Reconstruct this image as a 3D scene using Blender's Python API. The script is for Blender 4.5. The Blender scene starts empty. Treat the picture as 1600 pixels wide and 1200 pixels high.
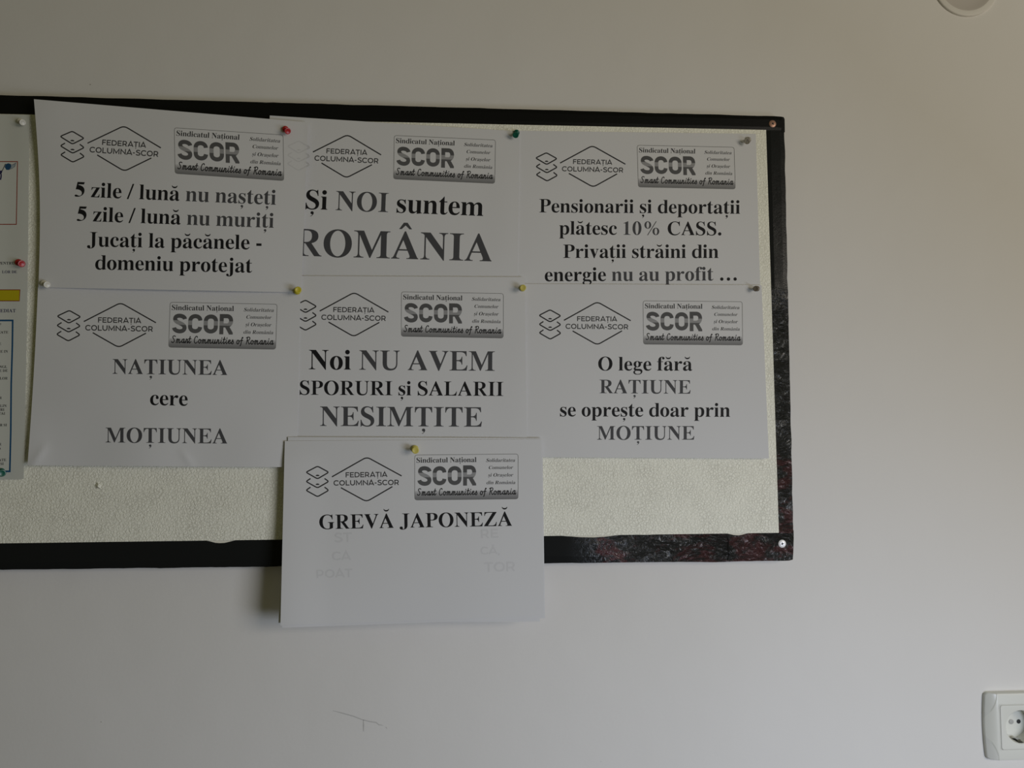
import bpy, bmesh, math, random
from mathutils import Vector, Matrix, noise
from mathutils.geometry import delaunay_2d_cdt

# ------------------------------------------------------------------ camera, light, exposure
SC = bpy.context.scene
COL = SC.collection
W, H, F = 1600.0, 1200.0, 1200.0
CAM = Vector((0.0, -0.905, 1.45))
YAW, PITCH = math.radians(3.86), math.radians(3.57)

cam_d = bpy.data.cameras.new('camera')
cam = bpy.data.objects.new('camera', cam_d)
COL.objects.link(cam)
cam_d.sensor_fit = 'HORIZONTAL'
cam_d.sensor_width = 36.0
cam_d.lens = F / W * 36.0
cam_d.clip_start = 0.01
AX = Vector((math.sin(YAW) * math.cos(PITCH), math.cos(YAW) * math.cos(PITCH), math.sin(PITCH)))
RT = Vector((math.cos(YAW), -math.sin(YAW), 0.0))
UP = RT.cross(AX)
cam.matrix_world = Matrix((
    (RT.x, UP.x, -AX.x, CAM.x), (RT.y, UP.y, -AX.y, CAM.y), (RT.z, UP.z, -AX.z, CAM.z), (0, 0, 0, 1)))
SC.camera = cam

wd = bpy.data.worlds.new('world')
SC.world = wd
wd.use_nodes = True
wd.node_tree.nodes['Background'].inputs[0].default_value = (0.97, 0.94, 0.45, 1)
wd.node_tree.nodes['Background'].inputs[1].default_value = 0.066


def area(name, loc, target, sx, sy, power, color):
    d = bpy.data.lights.new(name, 'AREA')
    d.shape = 'RECTANGLE'
    d.size, d.size_y, d.energy, d.color = sx, sy, power, color
    o = bpy.data.objects.new(name, d)
    COL.objects.link(o)
    o.location = loc
    v = Vector(target) - Vector(loc)
    o.rotation_euler = v.to_track_quat('-Z', 'Y').to_euler()
    return o


# cool daylight from the window low on the right, warm light of the room from behind and above
area('window_daylight', (0.85, -1.04, 1.083), (-0.912, 0.0, -0.945), 0.566, 0.566, 10.8, (0.735, 0.815, 1.0))
area('room_light', (1.607, -1.707, 1.75), (0.416, 0.0, 3.281), 0.9, 0.9, 16.8, (1.0, 0.905, 0.79))

SC.view_settings.view_transform = 'Standard'
SC.view_settings.look = 'None'
SC.view_settings.exposure = 0.0
SC.view_settings.gamma = 1.0
SC.view_settings.use_curve_mapping = False
SC.cycles.use_denoising = True


# ------------------------------------------------------------------ helpers
def at(px, py, Y=0.0):
    """photo point -> point on the plane y = Y (all things hang on this wall)"""
    d = AX * F + RT * (px - W / 2) - UP * (py - H / 2)
    t = (Y - CAM.y) / d.y
    return CAM + d * t


def props(o, label=None, cat=None, group=None, kind=None):
    if label: o['label'] = label
    if cat: o['category'] = cat
    if group: o['group'] = group
    if kind: o['kind'] = kind
    return o


def empty(name, loc, label=None, cat=None, group=None):
    o = bpy.data.objects.new(name, None)
    COL.objects.link(o)
    o.location = loc
    o.empty_display_size = 0.01
    return props(o, label, cat, group)


def meshobj(name, verts, faces, mat, parent=None, smooth=False, colors=None):
    off = Vector((0, 0, 0))
    if parent is not None:
        off = WORLD_LOC[parent]
    me = bpy.data.meshes.new(name)
    me.from_pydata([tuple(Vector(v) - off) for v in verts], [], faces)
    me.update()
    if mat: me.materials.append(mat)
    if smooth:
        me.shade_smooth()
        me.set_sharp_from_angle(angle=math.radians(48))
    if colors is not None:
        a = me.attributes.new('ink', 'FLOAT_COLOR', 'FACE')
        flat = []
        for c in colors: flat += [c[0], c[1], c[2], 1.0]
        a.data.foreach_set('color', flat)
    o = bpy.data.objects.new(name, me)
    COL.objects.link(o)
    if parent is not None:
        o.parent = parent
        WORLD_LOC[o] = off
    else:
        WORLD_LOC[o] = off
    return o


WORLD_LOC = {}


def thing(name, loc, label, cat, group=None):
    o = empty(name, loc, label, cat, group)
    WORLD_LOC[o] = Vector(loc)
    return o


def mat(name, color, rough=0.6, spec=0.4, metal=0.0):
    m = bpy.data.materials.new(name)
    m.use_nodes = True
    b = m.node_tree.nodes['Principled BSDF']
    b.inputs['Base Color'].default_value = (*color, 1)
    b.inputs['Roughness'].default_value = rough
    b.inputs['Specular IOR Level'].default_value = spec
    b.inputs['Metallic'].default_value = metal
    return m


class NT:
    def __init__(self, m):
        self.t = m.node_tree
        self.b = self.t.nodes['Principled BSDF']

    def n(self, kind, **kw):
        x = self.t.nodes.new(kind)
        for k, v in kw.items():
            if k in ('inp',):
                for kk, vv in v.items():
                    x.inputs[kk].default_value = vv
            else:
                setattr(x, k, v)
        return x

    def l(self, a, ao, b, bi):
        self.t.links.new(a.outputs[ao], b.inputs[bi])


def bump_from(nt, node, out, strength, dist, prev=None):
    bp = nt.n('ShaderNodeBump', inp={'Strength': strength, 'Distance': dist})
    nt.l(node, out, bp, 'Height')
    if prev: nt.l(prev, 'Normal', bp, 'Normal')
    return bp


# ------------------------------------------------------------------ materials
M_wall = mat('wall_paint', (0.78, 0.765, 0.725), 0.62, 0.25)
nt = NT(M_wall)
pos = nt.n('ShaderNodeNewGeometry')
n1 = nt.n('ShaderNodeTexNoise', inp={'Scale': 220.0, 'Detail': 3.0})
n2 = nt.n('ShaderNodeTexNoise', inp={'Scale': 9.0, 'Detail': 2.0})
nt.l(pos, 'Position', n1, 'Vector'); nt.l(pos, 'Position', n2, 'Vector')
b1 = bump_from(nt, n1, 'Fac', 0.12, 0.0006)
b2 = bump_from(nt, n2, 'Fac', 0.35, 0.004, b1)
nt.l(b2, 'Normal', nt.b, 'Normal')
n3 = nt.n('ShaderNodeTexNoise', inp={'Scale': 3.0, 'Detail': 4.0})
nt.l(pos, 'Position', n3, 'Vector')
cr = nt.n('ShaderNodeValToRGB')
cr.color_ramp.elements[0].position = 0.3; cr.color_ramp.elements[0].color = (0.765, 0.75, 0.708, 1)
cr.color_ramp.elements[1].position = 0.7; cr.color_ramp.elements[1].color = (0.79, 0.775, 0.738, 1)
nt.l(n3, 'Fac', cr, 'Fac'); nt.l(cr, 'Color', nt.b, 'Base Color')

M_floor = mat('floor_laminate', (0.15, 0.11, 0.08), 0.5)
M_ceil = mat('ceiling_paint', (0.80, 0.77, 0.70), 0.8)
M_scuff = mat('scuff', (0.55, 0.54, 0.51), 0.7)
M_speck = mat('speck', (0.40, 0.38, 0.33), 0.7)

# expanded polystyrene with its pressed beads
M_foam = mat('polystyrene', (0.80, 0.79, 0.69), 0.55, 0.35)
nt = NT(M_foam)
pos = nt.n('ShaderNodeNewGeometry')
wob = nt.n('ShaderNodeTexNoise', inp={'Scale': 160.0, 'Detail': 2.0})
nt.l(pos, 'Position', wob, 'Vector')
mixv = nt.n('ShaderNodeVectorMath', operation='MULTIPLY_ADD')
nt.l(wob, 'Color', mixv, 0)
mixv.inputs[1].default_value = (0.003, 0.003, 0.003)
nt.l(pos, 'Position', mixv, 2)
vor = nt.n('ShaderNodeTexVoronoi', feature='DISTANCE_TO_EDGE', inp={'Scale': 310.0})
nt.l(mixv, 0, vor, 'Vector')
mr = nt.n('ShaderNodeMapRange', inp={'From Min': 0.0, 'From Max': 0.2, 'To Min': 0.0, 'To Max': 1.0})
nt.l(vor, 'Distance', mr, 'Value')
fn = nt.n('ShaderNodeTexNoise', inp={'Scale': 430.0, 'Detail': 3.0, 'Roughness': 0.55})
nt.l(pos, 'Position', fn, 'Vector')
b1 = bump_from(nt, mr, 'Result', 0.32, 0.0006)
b2 = bump_from(nt, fn, 'Fac', 0.5, 0.0017, b1)
nt.l(b2, 'Normal', nt.b, 'Normal')
patch = nt.n('ShaderNodeTexNoise', inp={'Scale': 35.0, 'Detail': 3.0})
nt.l(pos, 'Position', patch, 'Vector')
pm = nt.n('ShaderNodeMapRange', inp={'From Min': 0.35, 'From Max': 0.7, 'To Min': 0.25, 'To Max': 1.0})
nt.l(patch, 'Fac', pm, 'Value')
inv = nt.n('ShaderNodeMath', operation='SUBTRACT', inp={0: 1.0})
nt.l(mr, 'Result', inv, 1)
fac = nt.n('ShaderNodeMath', operation='MULTIPLY')
nt.l(inv, 0, fac, 0); nt.l(pm, 'Result', fac, 1)
mx = nt.n('ShaderNodeMix', data_type='RGBA')
mx.inputs[6].default_value = (0.96, 0.955, 0.82, 1)
mx.inputs[7].default_value = (0.74, 0.73, 0.62, 1)
nt.l(fac, 0, mx, 0)
nt.l(mx, 2, nt.b, 'Base Color')
M_core = mat('foam_core_edge', (0.80, 0.77, 0.64), 0.7)


# black paint that has wrinkled on the foam, red undercoat worn through on the right
def black_paint(name, wrinkle, red):
    m = mat(name, (0.0055, 0.0057, 0.0056), 0.26 if red else 0.4, 0.2)
    nt = NT(m)
    pos = nt.n('ShaderNodeNewGeometry')
    w1 = nt.n('ShaderNodeTexNoise', inp={'Scale': 28.0, 'Detail': 3.0})
    nt.l(pos, 'Position', w1, 'Vector')
    mv = nt.n('ShaderNodeVectorMath', operation='MULTIPLY_ADD')
    nt.l(w1, 'Color', mv, 0)
    mv.inputs[1].default_value = (0.05, 0.05, 0.05)
    nt.l(pos, 'Position', mv, 2)
    mp = nt.n('ShaderNodeMapping')
    mp.inputs['Rotation'].default_value = (0, 0.35, 0)
    mp.inputs['Scale'].default_value = (1.0, 1.0, 2.3)
    nt.l(mv, 0, mp, 'Vector')
    wr = nt.n('ShaderNodeTexNoise', inp={'Scale': 130.0, 'Detail': 4.0, 'Roughness': 0.55, 'Distortion': 0.8})
    nt.l(mp, 'Vector', wr, 'Vector')
    rid = nt.n('ShaderNodeMath', operation='SUBTRACT', inp={1: 0.5})
    nt.l(wr, 'Fac', rid, 0)
    ab = nt.n('ShaderNodeMath', operation='ABSOLUTE')
    nt.l(rid, 0, ab, 0)
    sep = nt.n('ShaderNodeSeparateXYZ')
    nt.l(pos, 'Position', sep, 0)
    bp = nt.n('ShaderNodeBump', inp={'Distance': 0.009})
    bp.invert = True
    nt.l(ab, 0, bp, 'Height')
    if wrinkle == 'x':      # smoother to the left
        st = nt.n('ShaderNodeMapRange', inp={'From Min': 0.12, 'From Max': 0.27, 'To Min': 0.0, 'To Max': 1.0})
        nt.l(sep, 'X', st, 'Value'); nt.l(st, 'Result', bp, 'Strength')
    elif wrinkle == 'z':    # smoother towards the top
        st = nt.n('ShaderNodeMapRange', inp={'From Min': 1.63, 'From Max': 1.57, 'To Min': 0.06, 'To Max': 1.0})
        nt.l(sep, 'Z', st, 'Value'); nt.l(st, 'Result', bp, 'Strength')
    else:
        bp.inputs['Strength'].default_value = 0.04
    nt.l(bp, 'Normal', nt.b, 'Normal')
    if red:     # the wrinkled stretch is glossier than the smooth paint
        gl = nt.n('ShaderNodeMapRange', inp={'From Min': 0.0, 'From Max': 1.0, 'To Min': 0.15, 'To Max': 1.0})
        nt.l(st, 'Result', gl, 'Value'); nt.l(gl, 'Result', nt.b, 'Specular IOR Level')
        ro = nt.n('ShaderNodeMapRange', inp={'From Min': 0.0, 'From Max': 1.0, 'To Min': 0.26, 'To Max': 0.36})
        nt.l(st, 'Result', ro, 'Value'); nt.l(ro, 'Result', nt.b, 'Roughness')
        rm = nt.n('ShaderNodeMapping')
        rm.inputs['Rotation'].default_value = (0, 0.45 if wrinkle == 'x' else 1.3, 0)
        rm.inputs['Scale'].default_value = (0.55, 1.0, 1.5)
        nt.l(pos, 'Position', rm, 'Vector')
        rn = nt.n('ShaderNodeTexNoise', inp={'Scale': 34.0, 'Detail': 7.0, 'Roughness': 0.72, 'Distortion': 0.6})
        nt.l(rm, 'Vector', rn, 'Vector')
        if wrinkle == 'x':
            g = nt.n('ShaderNodeMapRange', inp={'From Min': 0.10, 'From Max': 0.16, 'To Min': -0.4, 'To Max': 0.0})
            nt.l(sep, 'X', g, 'Value')
        else:
            g = nt.n('ShaderNodeMapRange', inp={'From Min': 1.53, 'From Max': 1.42, 'To Min': -0.4, 'To Max': -0.01})
            nt.l(sep, 'Z', g, 'Value')
        ad = nt.n('ShaderNodeMath', operation='ADD')
        nt.l(rn, 'Fac', ad, 0); nt.l(g, 'Result', ad, 1)
        sm = nt.n('ShaderNodeMapRange', inp={'From Min': 0.50, 'From Max': 0.57})
        nt.l(ad, 0, sm, 'Value')
        mx = nt.n('ShaderNodeMix', data_type='RGBA')
        mx.inputs[6].default_value = (0.013, 0.014, 0.014, 1)
        mx.inputs[7].default_value = (0.070, 0.018, 0.020, 1)
        nt.l(sm, 'Result', mx, 0)
        nt.l(mx, 2, nt.b, 'Base Color')
    return m


M_blk_top = black_paint('black_paint_smooth', '', False)
M_blk_bot = black_paint('black_paint_worn_low', 'x', True)
M_blk_rgt = black_paint('black_paint_worn_side', 'z', True)

M_paper = mat('copy_paper', (0.715, 0.718, 0.715), 0.75, 0.2)
M_lam = mat('laminated_paper', (0.66, 0.675, 0.62), 0.25, 0.4)
M_ink = mat('print_ink', (0.02, 0.02, 0.02), 0.6, 0.2)
nt = NT(M_ink)
at_ = nt.n('ShaderNodeAttribute', attribute_name='ink')
nt.l(at_, 'Color', nt.b, 'Base Color')

M_red = mat('red_plastic', (0.42, 0.012, 0.012), 0.3, 0.5)
M_green = mat('green_plastic', (0.004, 0.10, 0.062), 0.3, 0.5)
M_yel = mat('yellow_plastic', (0.55, 0.47, 0.02), 0.35, 0.5)
M_yel2 = mat('pale_yellow_plastic', (0.62, 0.54, 0.12), 0.35, 0.5)
M_whtpin = mat('white_plastic', (0.66, 0.65, 0.56), 0.3, 0.5)
M_clear = mat('smoky_clear_plastic', (0.62, 0.58, 0.50), 0.15, 0.5)
M_clear.node_tree.nodes['Principled BSDF'].inputs['Transmission Weight'].default_value = 0.7
M_smoke = mat('smoked_plastic', (0.20, 0.17, 0.13), 0.25, 0.5)
M_steel = mat('steel', (0.5, 0.5, 0.5), 0.3, 0.5, 1.0)
M_zinc = mat('zinc_screw', (0.97, 0.97, 0.97), 0.35, 0.8, 0.1)
M_copper = mat('rusty_screw', (0.50, 0.29, 0.21), 0.45, 0.5, 0.5)
M_slot = mat('screw_recess', (0.02, 0.02, 0.02), 0.7)
M_sock = mat('socket_plastic', (0.76, 0.765, 0.69), 0.28, 0.5)
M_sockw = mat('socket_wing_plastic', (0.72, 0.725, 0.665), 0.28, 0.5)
M_dark = mat('dark_hole', (0.03, 0.03, 0.03), 0.8)
M_scr = mat('dull_screw', (0.42, 0.42, 0.39), 0.5, 0.4)
M_capd = mat('darker_cap_plastic', (0.57, 0.535, 0.49), 0.5, 0.3)  # darker, greyer tone given to the cover's dished centre
M_cap = mat('cap_plastic', (0.74, 0.72, 0.66), 0.5, 0.3)

# ------------------------------------------------------------------ setting


def box(name, x0, x1, y0, y1, z0, z1, m, kind='structure'):
    v = [(x, y, z) for x in (x0, x1) for y in (y0, y1) for z in (z0, z1)]
    f = [(0, 1, 3, 2), (4, 6, 7, 5), (0, 4, 5, 1), (2, 3, 7, 6), (0, 2, 6, 4), (1, 5, 7, 3)]
    o = meshobj(name, v, f, m)
    if kind: o['kind'] = kind
    return o


def wall_with_recess():
    c = at(1586.5, 1131.0, 0.0)
    xs_, zs_ = [-2.6, c.x - 0.024, c.x + 0.024, 2.4], [0.0, c.z - 0.024, c.z + 0.024, 2.7]
    v = [(x, 0.0, z) for z in zs_ for x in xs_] + [(x, 0.12, z) for z in (0.0, 2.7) for x in (-2.6, 2.4)]
    v += [(xs_[i], 0.045, zs_[j]) for j in (1, 2) for i in (1, 2)]
    f = [(j * 4 + i, j * 4 + i + 1, j * 4 + i + 5, j * 4 + i + 4) for j in range(3) for i in range(3) if not (i == 1 and j == 1)]
    f += [(16, 18, 19, 17), (5, 20, 21, 6), (6, 21, 23, 10), (10, 23, 22, 9), (9, 22, 20, 5), (20, 22, 23, 21)]
    f += [(0, 16, 17, 3, 2, 1), (12, 13, 14, 15, 19, 18), (0, 4, 8, 12, 18, 16), (3, 17, 19, 15, 11, 7)]
    o = meshobj('wall_back', v, f, M_wall)
    bm = bmesh.new(); bm.from_mesh(o.data); bmesh.ops.recalc_face_normals(bm, faces=bm.faces); bm.to_mesh(o.data); bm.free()
    o['kind'] = 'structure'
    return o


wall = wall_with_recess()
box('floor', -2.6, 2.4, -3.4, 0.0, -0.08, 0.0, M_floor)
box('baseboard_back', -2.6, 2.4, -0.014, 0.0, 0.0, 0.07, M_floor)


def ribbon(pts, w, Y):
    """flat tapering mark on the wall through photo points"""
    P = [at(x, y, Y) for x, y in pts]
    v, f = [], []
    for i, p in enumerate(P):
        a, b = P[max(0, i - 1)], P[min(len(P) - 1, i + 1)]
        d = (b - a).normalized()
        n = Vector((-d.z, 0, d.x)) * w * 0.5 * (0.35 if i in (0, len(P) - 1) else 1.0)
        v += [p + n, p - n]
        if i: f.append((2 * i - 2, 2 * i - 1, 2 * i + 1, 2 * i))
    return v, f


for pts, w in (([(520, 1110.5), (534, 1114), (552, 1119), (566, 1124.5), (578, 1127.5), (588, 1129), (592, 1132.5), (599, 1133.5)], 0.0011),
               ([(568, 1125), (568, 1134), (568, 1143)], 0.0016),
               ([(603, 1136), (604.5, 1138.5)], 0.0018)):
    v, f = ribbon(pts, w, -0.00012)
    meshobj('scuff_mark', v, f, M_scuff, wall)
for (x, y, r) in ((141, 132, .7), (158, 1128, .5), (939, 1190, .4), (1240, 137, .3)):
    c = at(x, y, -0.00012)
    v = [c + Vector((math.cos(a) * r * .0012, 0, math.sin(a) * r * .0009)) for a in [k * math.pi / 4 for k in range(8)]]
    meshobj('wall_speck', v, [tuple(range(8))], M_speck if r > .45 else M_scuff, wall)

# ------------------------------------------------------------------ notice board
YF = -0.0195          # front of the polystyrene
YB = -0.0160          # front of the black border
YBASE = -0.0152


def lerp(a, b, t): return a + (b - a) * t


def line_y(p, q, x): return lerp(p[1], q[1], (x - p[0]) / (q[0] - p[0]))


XL = -640.0           # board goes on to the left, outside the frame
TOPL = ((0, 148), (1225, 181.5)); BOTL = ((0, 890.5), (1240, 876))
FT = ((0, 178), (1197, 203)); FB = ((0, 849), (1217, 832.5))

board = thing('notice_board', at(300, 520, 0.0), 'long polystyrene notice board with a black painted border, covered in paper sheets', 'notice board')
random.seed(4)


def wob(x, s=1.0, k=0.0):
    return s * (noise.noise(Vector((x * 0.021, k, 0))) + 0.5 * noise.noise(Vector((x * 0.09, k + 3, 0))))


def strip(name, A, B, m, label=None, cap0=True):
    """slab between two lists of photo points, with outer and inner sides down to the wall"""
    n = len(A)
    v, f = [], []
    K = 5
    for i in range(n):
        for k in range(K):
            t = k / (K - 1)
            p = at(lerp(A[i][0], B[i][0], t), lerp(A[i][1], B[i][1], t), YB)
            if k in (0, K - 1): p.y += 0.0008
            v.append(p)
        a = v[-K].copy(); a.y = -0.0004
        b = v[-1].copy(); b.y = -0.0004
        v += [a, b]
    S = K + 2
    for i in range(n - 1):
        for k in range(K - 1):
            f.append((i * S + k, i * S + k + 1, (i + 1) * S + k + 1, (i + 1) * S + k))
        f.append((i * S, (i + 1) * S, (i + 1) * S + K, i * S + K))
        f.append((i * S + K - 1, i * S + K + 1, (i + 1) * S + K + 1, (i + 1) * S + K - 1))
    for i in (0, n - 1):
        f.append(tuple([i * S + k for k in range(K)] + [i * S + K + 1, i * S + K]))
    o = meshobj(name, v, f, m, board)
    bm = bmesh.new(); bm.from_mesh(o.data); bmesh.ops.recalc_face_normals(bm, faces=bm.faces); bm.to_mesh(o.data); bm.free()
    if label: o['label'] = label
    return o


xs = [XL + i * (1222 - XL) / 150 for i in range(151)]
top_o = [(x, line_y(*TOPL, x) + wob(x, 0.7)) for x in xs[:-1]] + [(1221.5, 181.8)]
top_i = [(x, line_y(*FT, x) + 1.0) for x in xs[:-1]] + [(1221.5, 206)]
strip('border_strip', top_o, top_i, M_blk_top)


def bump(x, c, w, a):
    t = abs(x - c) / w
    return a * (0.5 + 0.5 * math.cos(math.pi * t)) if t < 1 else 0.0


def bot_inner(x):
    return line_y(*FB, x) - 1.5 + bump(x, 345, 36, 6.0) + bump(x, 925, 70, 5.0) + bump(x, 1153, 26, 4.8) + bump(x, 1010, 40, 2.2) + wob(x, 0.8, 5)


xs2 = [XL + i * (1240.5 - XL) / 260 for i in range(261)]
bi = [(x, bot_inner(x) if x < 1212 else 833.0 - (x - 1212) * 0.15) for x in xs2]
bo = [(x, line_y(*BOTL, x) + wob(x, 0.9, 9) + bump(x, 1120, 90, 0.8)) for x in xs2]
bo[-1] = (1239.3, 874.5)
strip('border_strip', bi, bo, M_blk_bot, 'black border with red showing through at its right end')
ys = [203.5 + i * (833 - 203.5) / 60 for i in range(61)]
ri = [(lerp(1197.5, 1216.5, (y - 206) / 627.0) - 1.0 + (wob(y, 0.5, 2)), y) for y in ys]
ro = [(lerp(1226, 1240, (y - 206) / 627.0) + wob(y * 1.7, 0.9, 7), y) for y in ys]
strip('border_strip', ri, ro, M_blk_rgt, 'wrinkled black border with red patches near the bottom')
# rounded ends of the top rail
tc = [at(1221.3, 182.3, YB), at(1224.5, 183.0, YB), at(1226, 186, YB), at(1226.4, 206.2, YB), at(1221.3, 206.2, YB)]
v = tc + [Vector((p.x, -0.0004, p.z)) for p in tc]
f = [(0, 1, 2, 3, 4)] + [(i, 5 + i, 5 + (i + 1) % 5, (i + 1) % 5) for i in range(5)]
meshobj('border_corner', v, f, M_blk_top, board)
# left end, out of the picture
strip('border_strip', [(XL - 28, y) for y in (130, 500, 898)], [(XL + 1, y) for y in (130, 500, 898)], M_blk_top)


def slab(name, quad, yf, yb, m, parent, inset=0.0006):
    P = [at(x, y, yf) for x, y in quad]
    v = [p for p in P] + [Vector((p.x, yb, p.z)) for p in P]
    f = [(3, 2, 1, 0), (4, 5, 6, 7)] + [(i, (i + 1) % 4, 4 + (i + 1) % 4, 4 + i) for i in range(4)]
    o = meshobj(name, v, f, m, parent)
    return o


slab('backing_panel', [(XL, line_y(*FT, XL) - 3), (1205, 200), (1222, 845), (XL, line_y(*FB, XL) + 14)], YBASE, -0.001, M_core, board)
slab('polystyrene_panel', [(XL, line_y(*FT, XL)), (1197, 203), (1217, 832.5), (XL, line_y(*FB, XL))], YF, YBASE, M_foam, board)

# the vertical joint where the border's wrapping overlaps
v, f = [], []
jp = [(1137.5, 838), (1139.5, 846), (1138, 856), (1140, 866), (1138, 875.5)]
for i, (x, y) in enumerate(jp):
    v += [at(x - 1.8, y, YB - 0.0001), at(x, y, YB - 0.0014), at(x + 1.8, y, YB - 0.0001)]
    if i:
        b = 3 * i
        f += [(b - 3, b - 2, b + 1, b), (b - 2, b - 1, b + 2, b + 1)]
meshobj('overlap_ridge', v, f, M_blk_bot, board, smooth=True)


def screw(px, py, m, r, rot, label):
    c = at(px, py, YB - 0.0002)
    v, f = [], []
    N = 28
    prof = [(0.0, 0.0010), (0.45, 0.0010), (0.8, 0.0008), (1.0, 0.0003), (1.0, -0.001)]
    rings = []
    v.append(c + Vector((0, -0.0010, 0)))
    for rr, h in prof[1:]:
        rings.append(len(v))
        for k in range(N):
            a = 2 * math.pi * k / N
            v.append(c + Vector((math.cos(a) * rr * r, -h, math.sin(a) * rr * r)))
    for k in range(N): f.append((0, rings[0] + k, rings[0] + (k + 1) % N))
    for q in range(len(rings) - 1):
        for k in range(N):
            f.append((rings[q] + k, rings[q + 1] + k, rings[q + 1] + (k + 1) % N, rings[q] + (k + 1) % N))
    o = meshobj('screw', v, f, m, board, smooth=True)
    o['label'] = label
    sv, sf = [], []
    pts = []
    for k in range(8):
        a = rot + k * math.pi / 4
        rr = r * (0.55 if k % 2 == 0 else 0.18)
        pts.append(c + Vector((math.cos(a) * rr, -0.00112, math.sin(a) * rr)))
    meshobj('cross_slot', pts, [tuple(range(8))], M_slot, o)


screw(1207, 193.5, M_copper, 0.0044, 0.6, 'dull coppery screw head in the top right corner')
screw(1222, 849.5, M_zinc, 0.0046, 0.25, 'bright silver screw head in the bottom right corner')

# torn dent in the polystyrene
c = at(153, 760, YF)
v = [c + Vector(p) for p in ((-.0035, -.0001, .001), (-.001, -.0001, .005), (.0015, -.0022, .003), (.005, -.0008, .0015), (.0035, -.0014, -.001), (.004, -.0001, -.0035), (0, -.0001, -.002))]
meshobj('torn_dent', v + [c + Vector((.0012, -.0032, .0003))], [(i, (i + 1) % 7, 7) for i in range(7)], M_foam, board)
c = at(150.5, 761.5, YF - 0.0002)
meshobj('pin_hole', [c + Vector((math.cos(a) * .0009, 0, math.sin(a) * .0016)) for a in [k * math.pi / 4 for k in range(8)]], [tuple(range(8))], M_speck, board)

# ------------------------------------------------------------------ lettering: outlines drawn by hand


SEG = 6


def parse(s):
    """little path language: M L C Z with absolute coordinates -> list of contours"""
    tk = s.split()
    out, cur, i = [], [], 0
    p = (0, 0)
    cmd = None
    while i < len(tk):
        if tk[i] in 'MLCZ':
            cmd = tk[i]; i += 1
            if cmd == 'Z':
                out.append(cur); cur = []
            continue
        if cmd in 'ML':
            q = (float(tk[i]), float(tk[i + 1])); i += 2
            if cmd == 'M':
                if cur: out.append(cur)
                cur = []; cmd = 'L'
            cur.append(q); p = q
        else:
            a = (float(tk[i]), float(tk[i + 1])); b = (float(tk[i + 2]), float(tk[i + 3])); c = (float(tk[i + 4]), float(tk[i + 5])); i += 6
            n = SEG
            for k in range(1, n + 1):
                t = k / n; u = 1 - t
                cur.append((u**3 * p[0] + 3 * u * u * t * a[0] + 3 * u * t * t * b[0] + t**3 * c[0],
                            u**3 * p[1] + 3 * u * u * t * a[1] + 3 * u * t * t * b[1] + t**3 * c[1]))
            p = c
    if cur: out.append(cur)
    return out


def ell(cx, cy, rx, ry, n=28, p=2.0):
    o = []
    for k in range(n):
        a = 2 * math.pi * k / n
        c, s = math.cos(a), math.sin(a)
        o.append((cx + rx * math.copysign(abs(c) ** (2 / p), c), cy + ry * math.copysign(abs(s) ** (2 / p), s)))
    return o


SER = {}


def g(ch, adv, *pieces):
    """each piece: path string or contour list; the first contour is solid, the rest are holes"""
    SER[ch] = (adv, [parse(p) if isinstance(p, str) else p for p in pieces])


g('A', 722, "M 336 690 L 366 690 L 640 85 C 658 45 665 24 689 19 L 689 0 L 392 0 L 392 19 C 450 22 470 30 470 55 C 470 75 465 90 455 115 L 415 205 L 190 205 L 160 130 C 145 90 140 75 140 60 C 140 30 165 22 218 19 L 218 0 L 9 0 L 9 19 C 45 24 60 40 85 95 Z M 205 241 L 399 241 L 304 467 Z")
g('C', 722, "M 659 691 L 636 691 C 628 668 620 655 600 655 C 570 655 510 691 412 691 C 200 691 49 535 49 333 C 49 130 195 -19 405 -19 C 530 -19 625 40 687 145 L 668 160 C 600 75 530 38 440 38 C 290 38 215 150 215 345 C 215 545 285 656 420 656 C 540 656 610 580 638 452 L 664 452 Z")
g('D', 722, "M 14 676 L 14 657 C 95 652 113 640 113 575 L 113 101 C 113 36 95 24 14 19 L 14 0 L 320 0 C 560 0 690 130 690 340 C 690 550 560 676 330 676 Z M 263 640 L 330 640 C 460 640 525 530 525 340 C 525 140 455 36 320 36 C 280 36 263 45 263 80 Z")
g('E', 667, "M 16 676 L 16 657 C 95 652 110 640 110 575 L 110 101 C 110 36 95 24 16 19 L 16 0 L 612 0 L 641 184 L 614 184 C 585 90 520 36 400 36 L 300 36 C 265 36 260 45 260 80 L 260 326 L 300 326 C 390 326 425 290 437 205 L 460 205 L 460 483 L 437 483 C 425 400 390 362 300 362 L 260 362 L 260 640 L 380 640 C 510 640 560 600 585 502 L 610 502 L 603 676 Z")
g('G', 778, "M 665 691 L 642 691 C 634 668 626 655 606 655 C 576 655 516 691 412 691 C 190 691 37 540 37 333 C 37 125 190 -19 425 -19 C 530 -19 620 8 690 50 L 690 240 C 690 285 700 300 755 305 L 755 325 L 445 325 L 445 305 C 520 300 535 290 535 235 L 535 75 C 535 45 500 16 430 16 C 280 16 205 140 205 340 C 205 545 290 656 425 656 C 545 656 620 580 650 452 L 676 452 Z")
g('I', 389, "M 20 676 L 20 657 C 100 652 120 640 120 575 L 120 101 C 120 36 100 24 20 19 L 20 0 L 370 0 L 370 19 C 290 24 270 36 270 101 L 270 575 C 270 640 290 652 370 657 L 370 676 Z")
g('J', 500, "M 130 676 L 130 657 C 215 652 232 640 232 575 L 232 30 C 232 -40 215 -66 180 -66 C 150 -66 155 -40 155 -10 C 155 35 130 60 82 60 C 35 60 3 32 3 -10 C 3 -62 60 -96 145 -96 C 290 -96 382 -20 382 120 L 382 575 C 382 640 400 652 479 657 L 479 676 Z")
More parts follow.
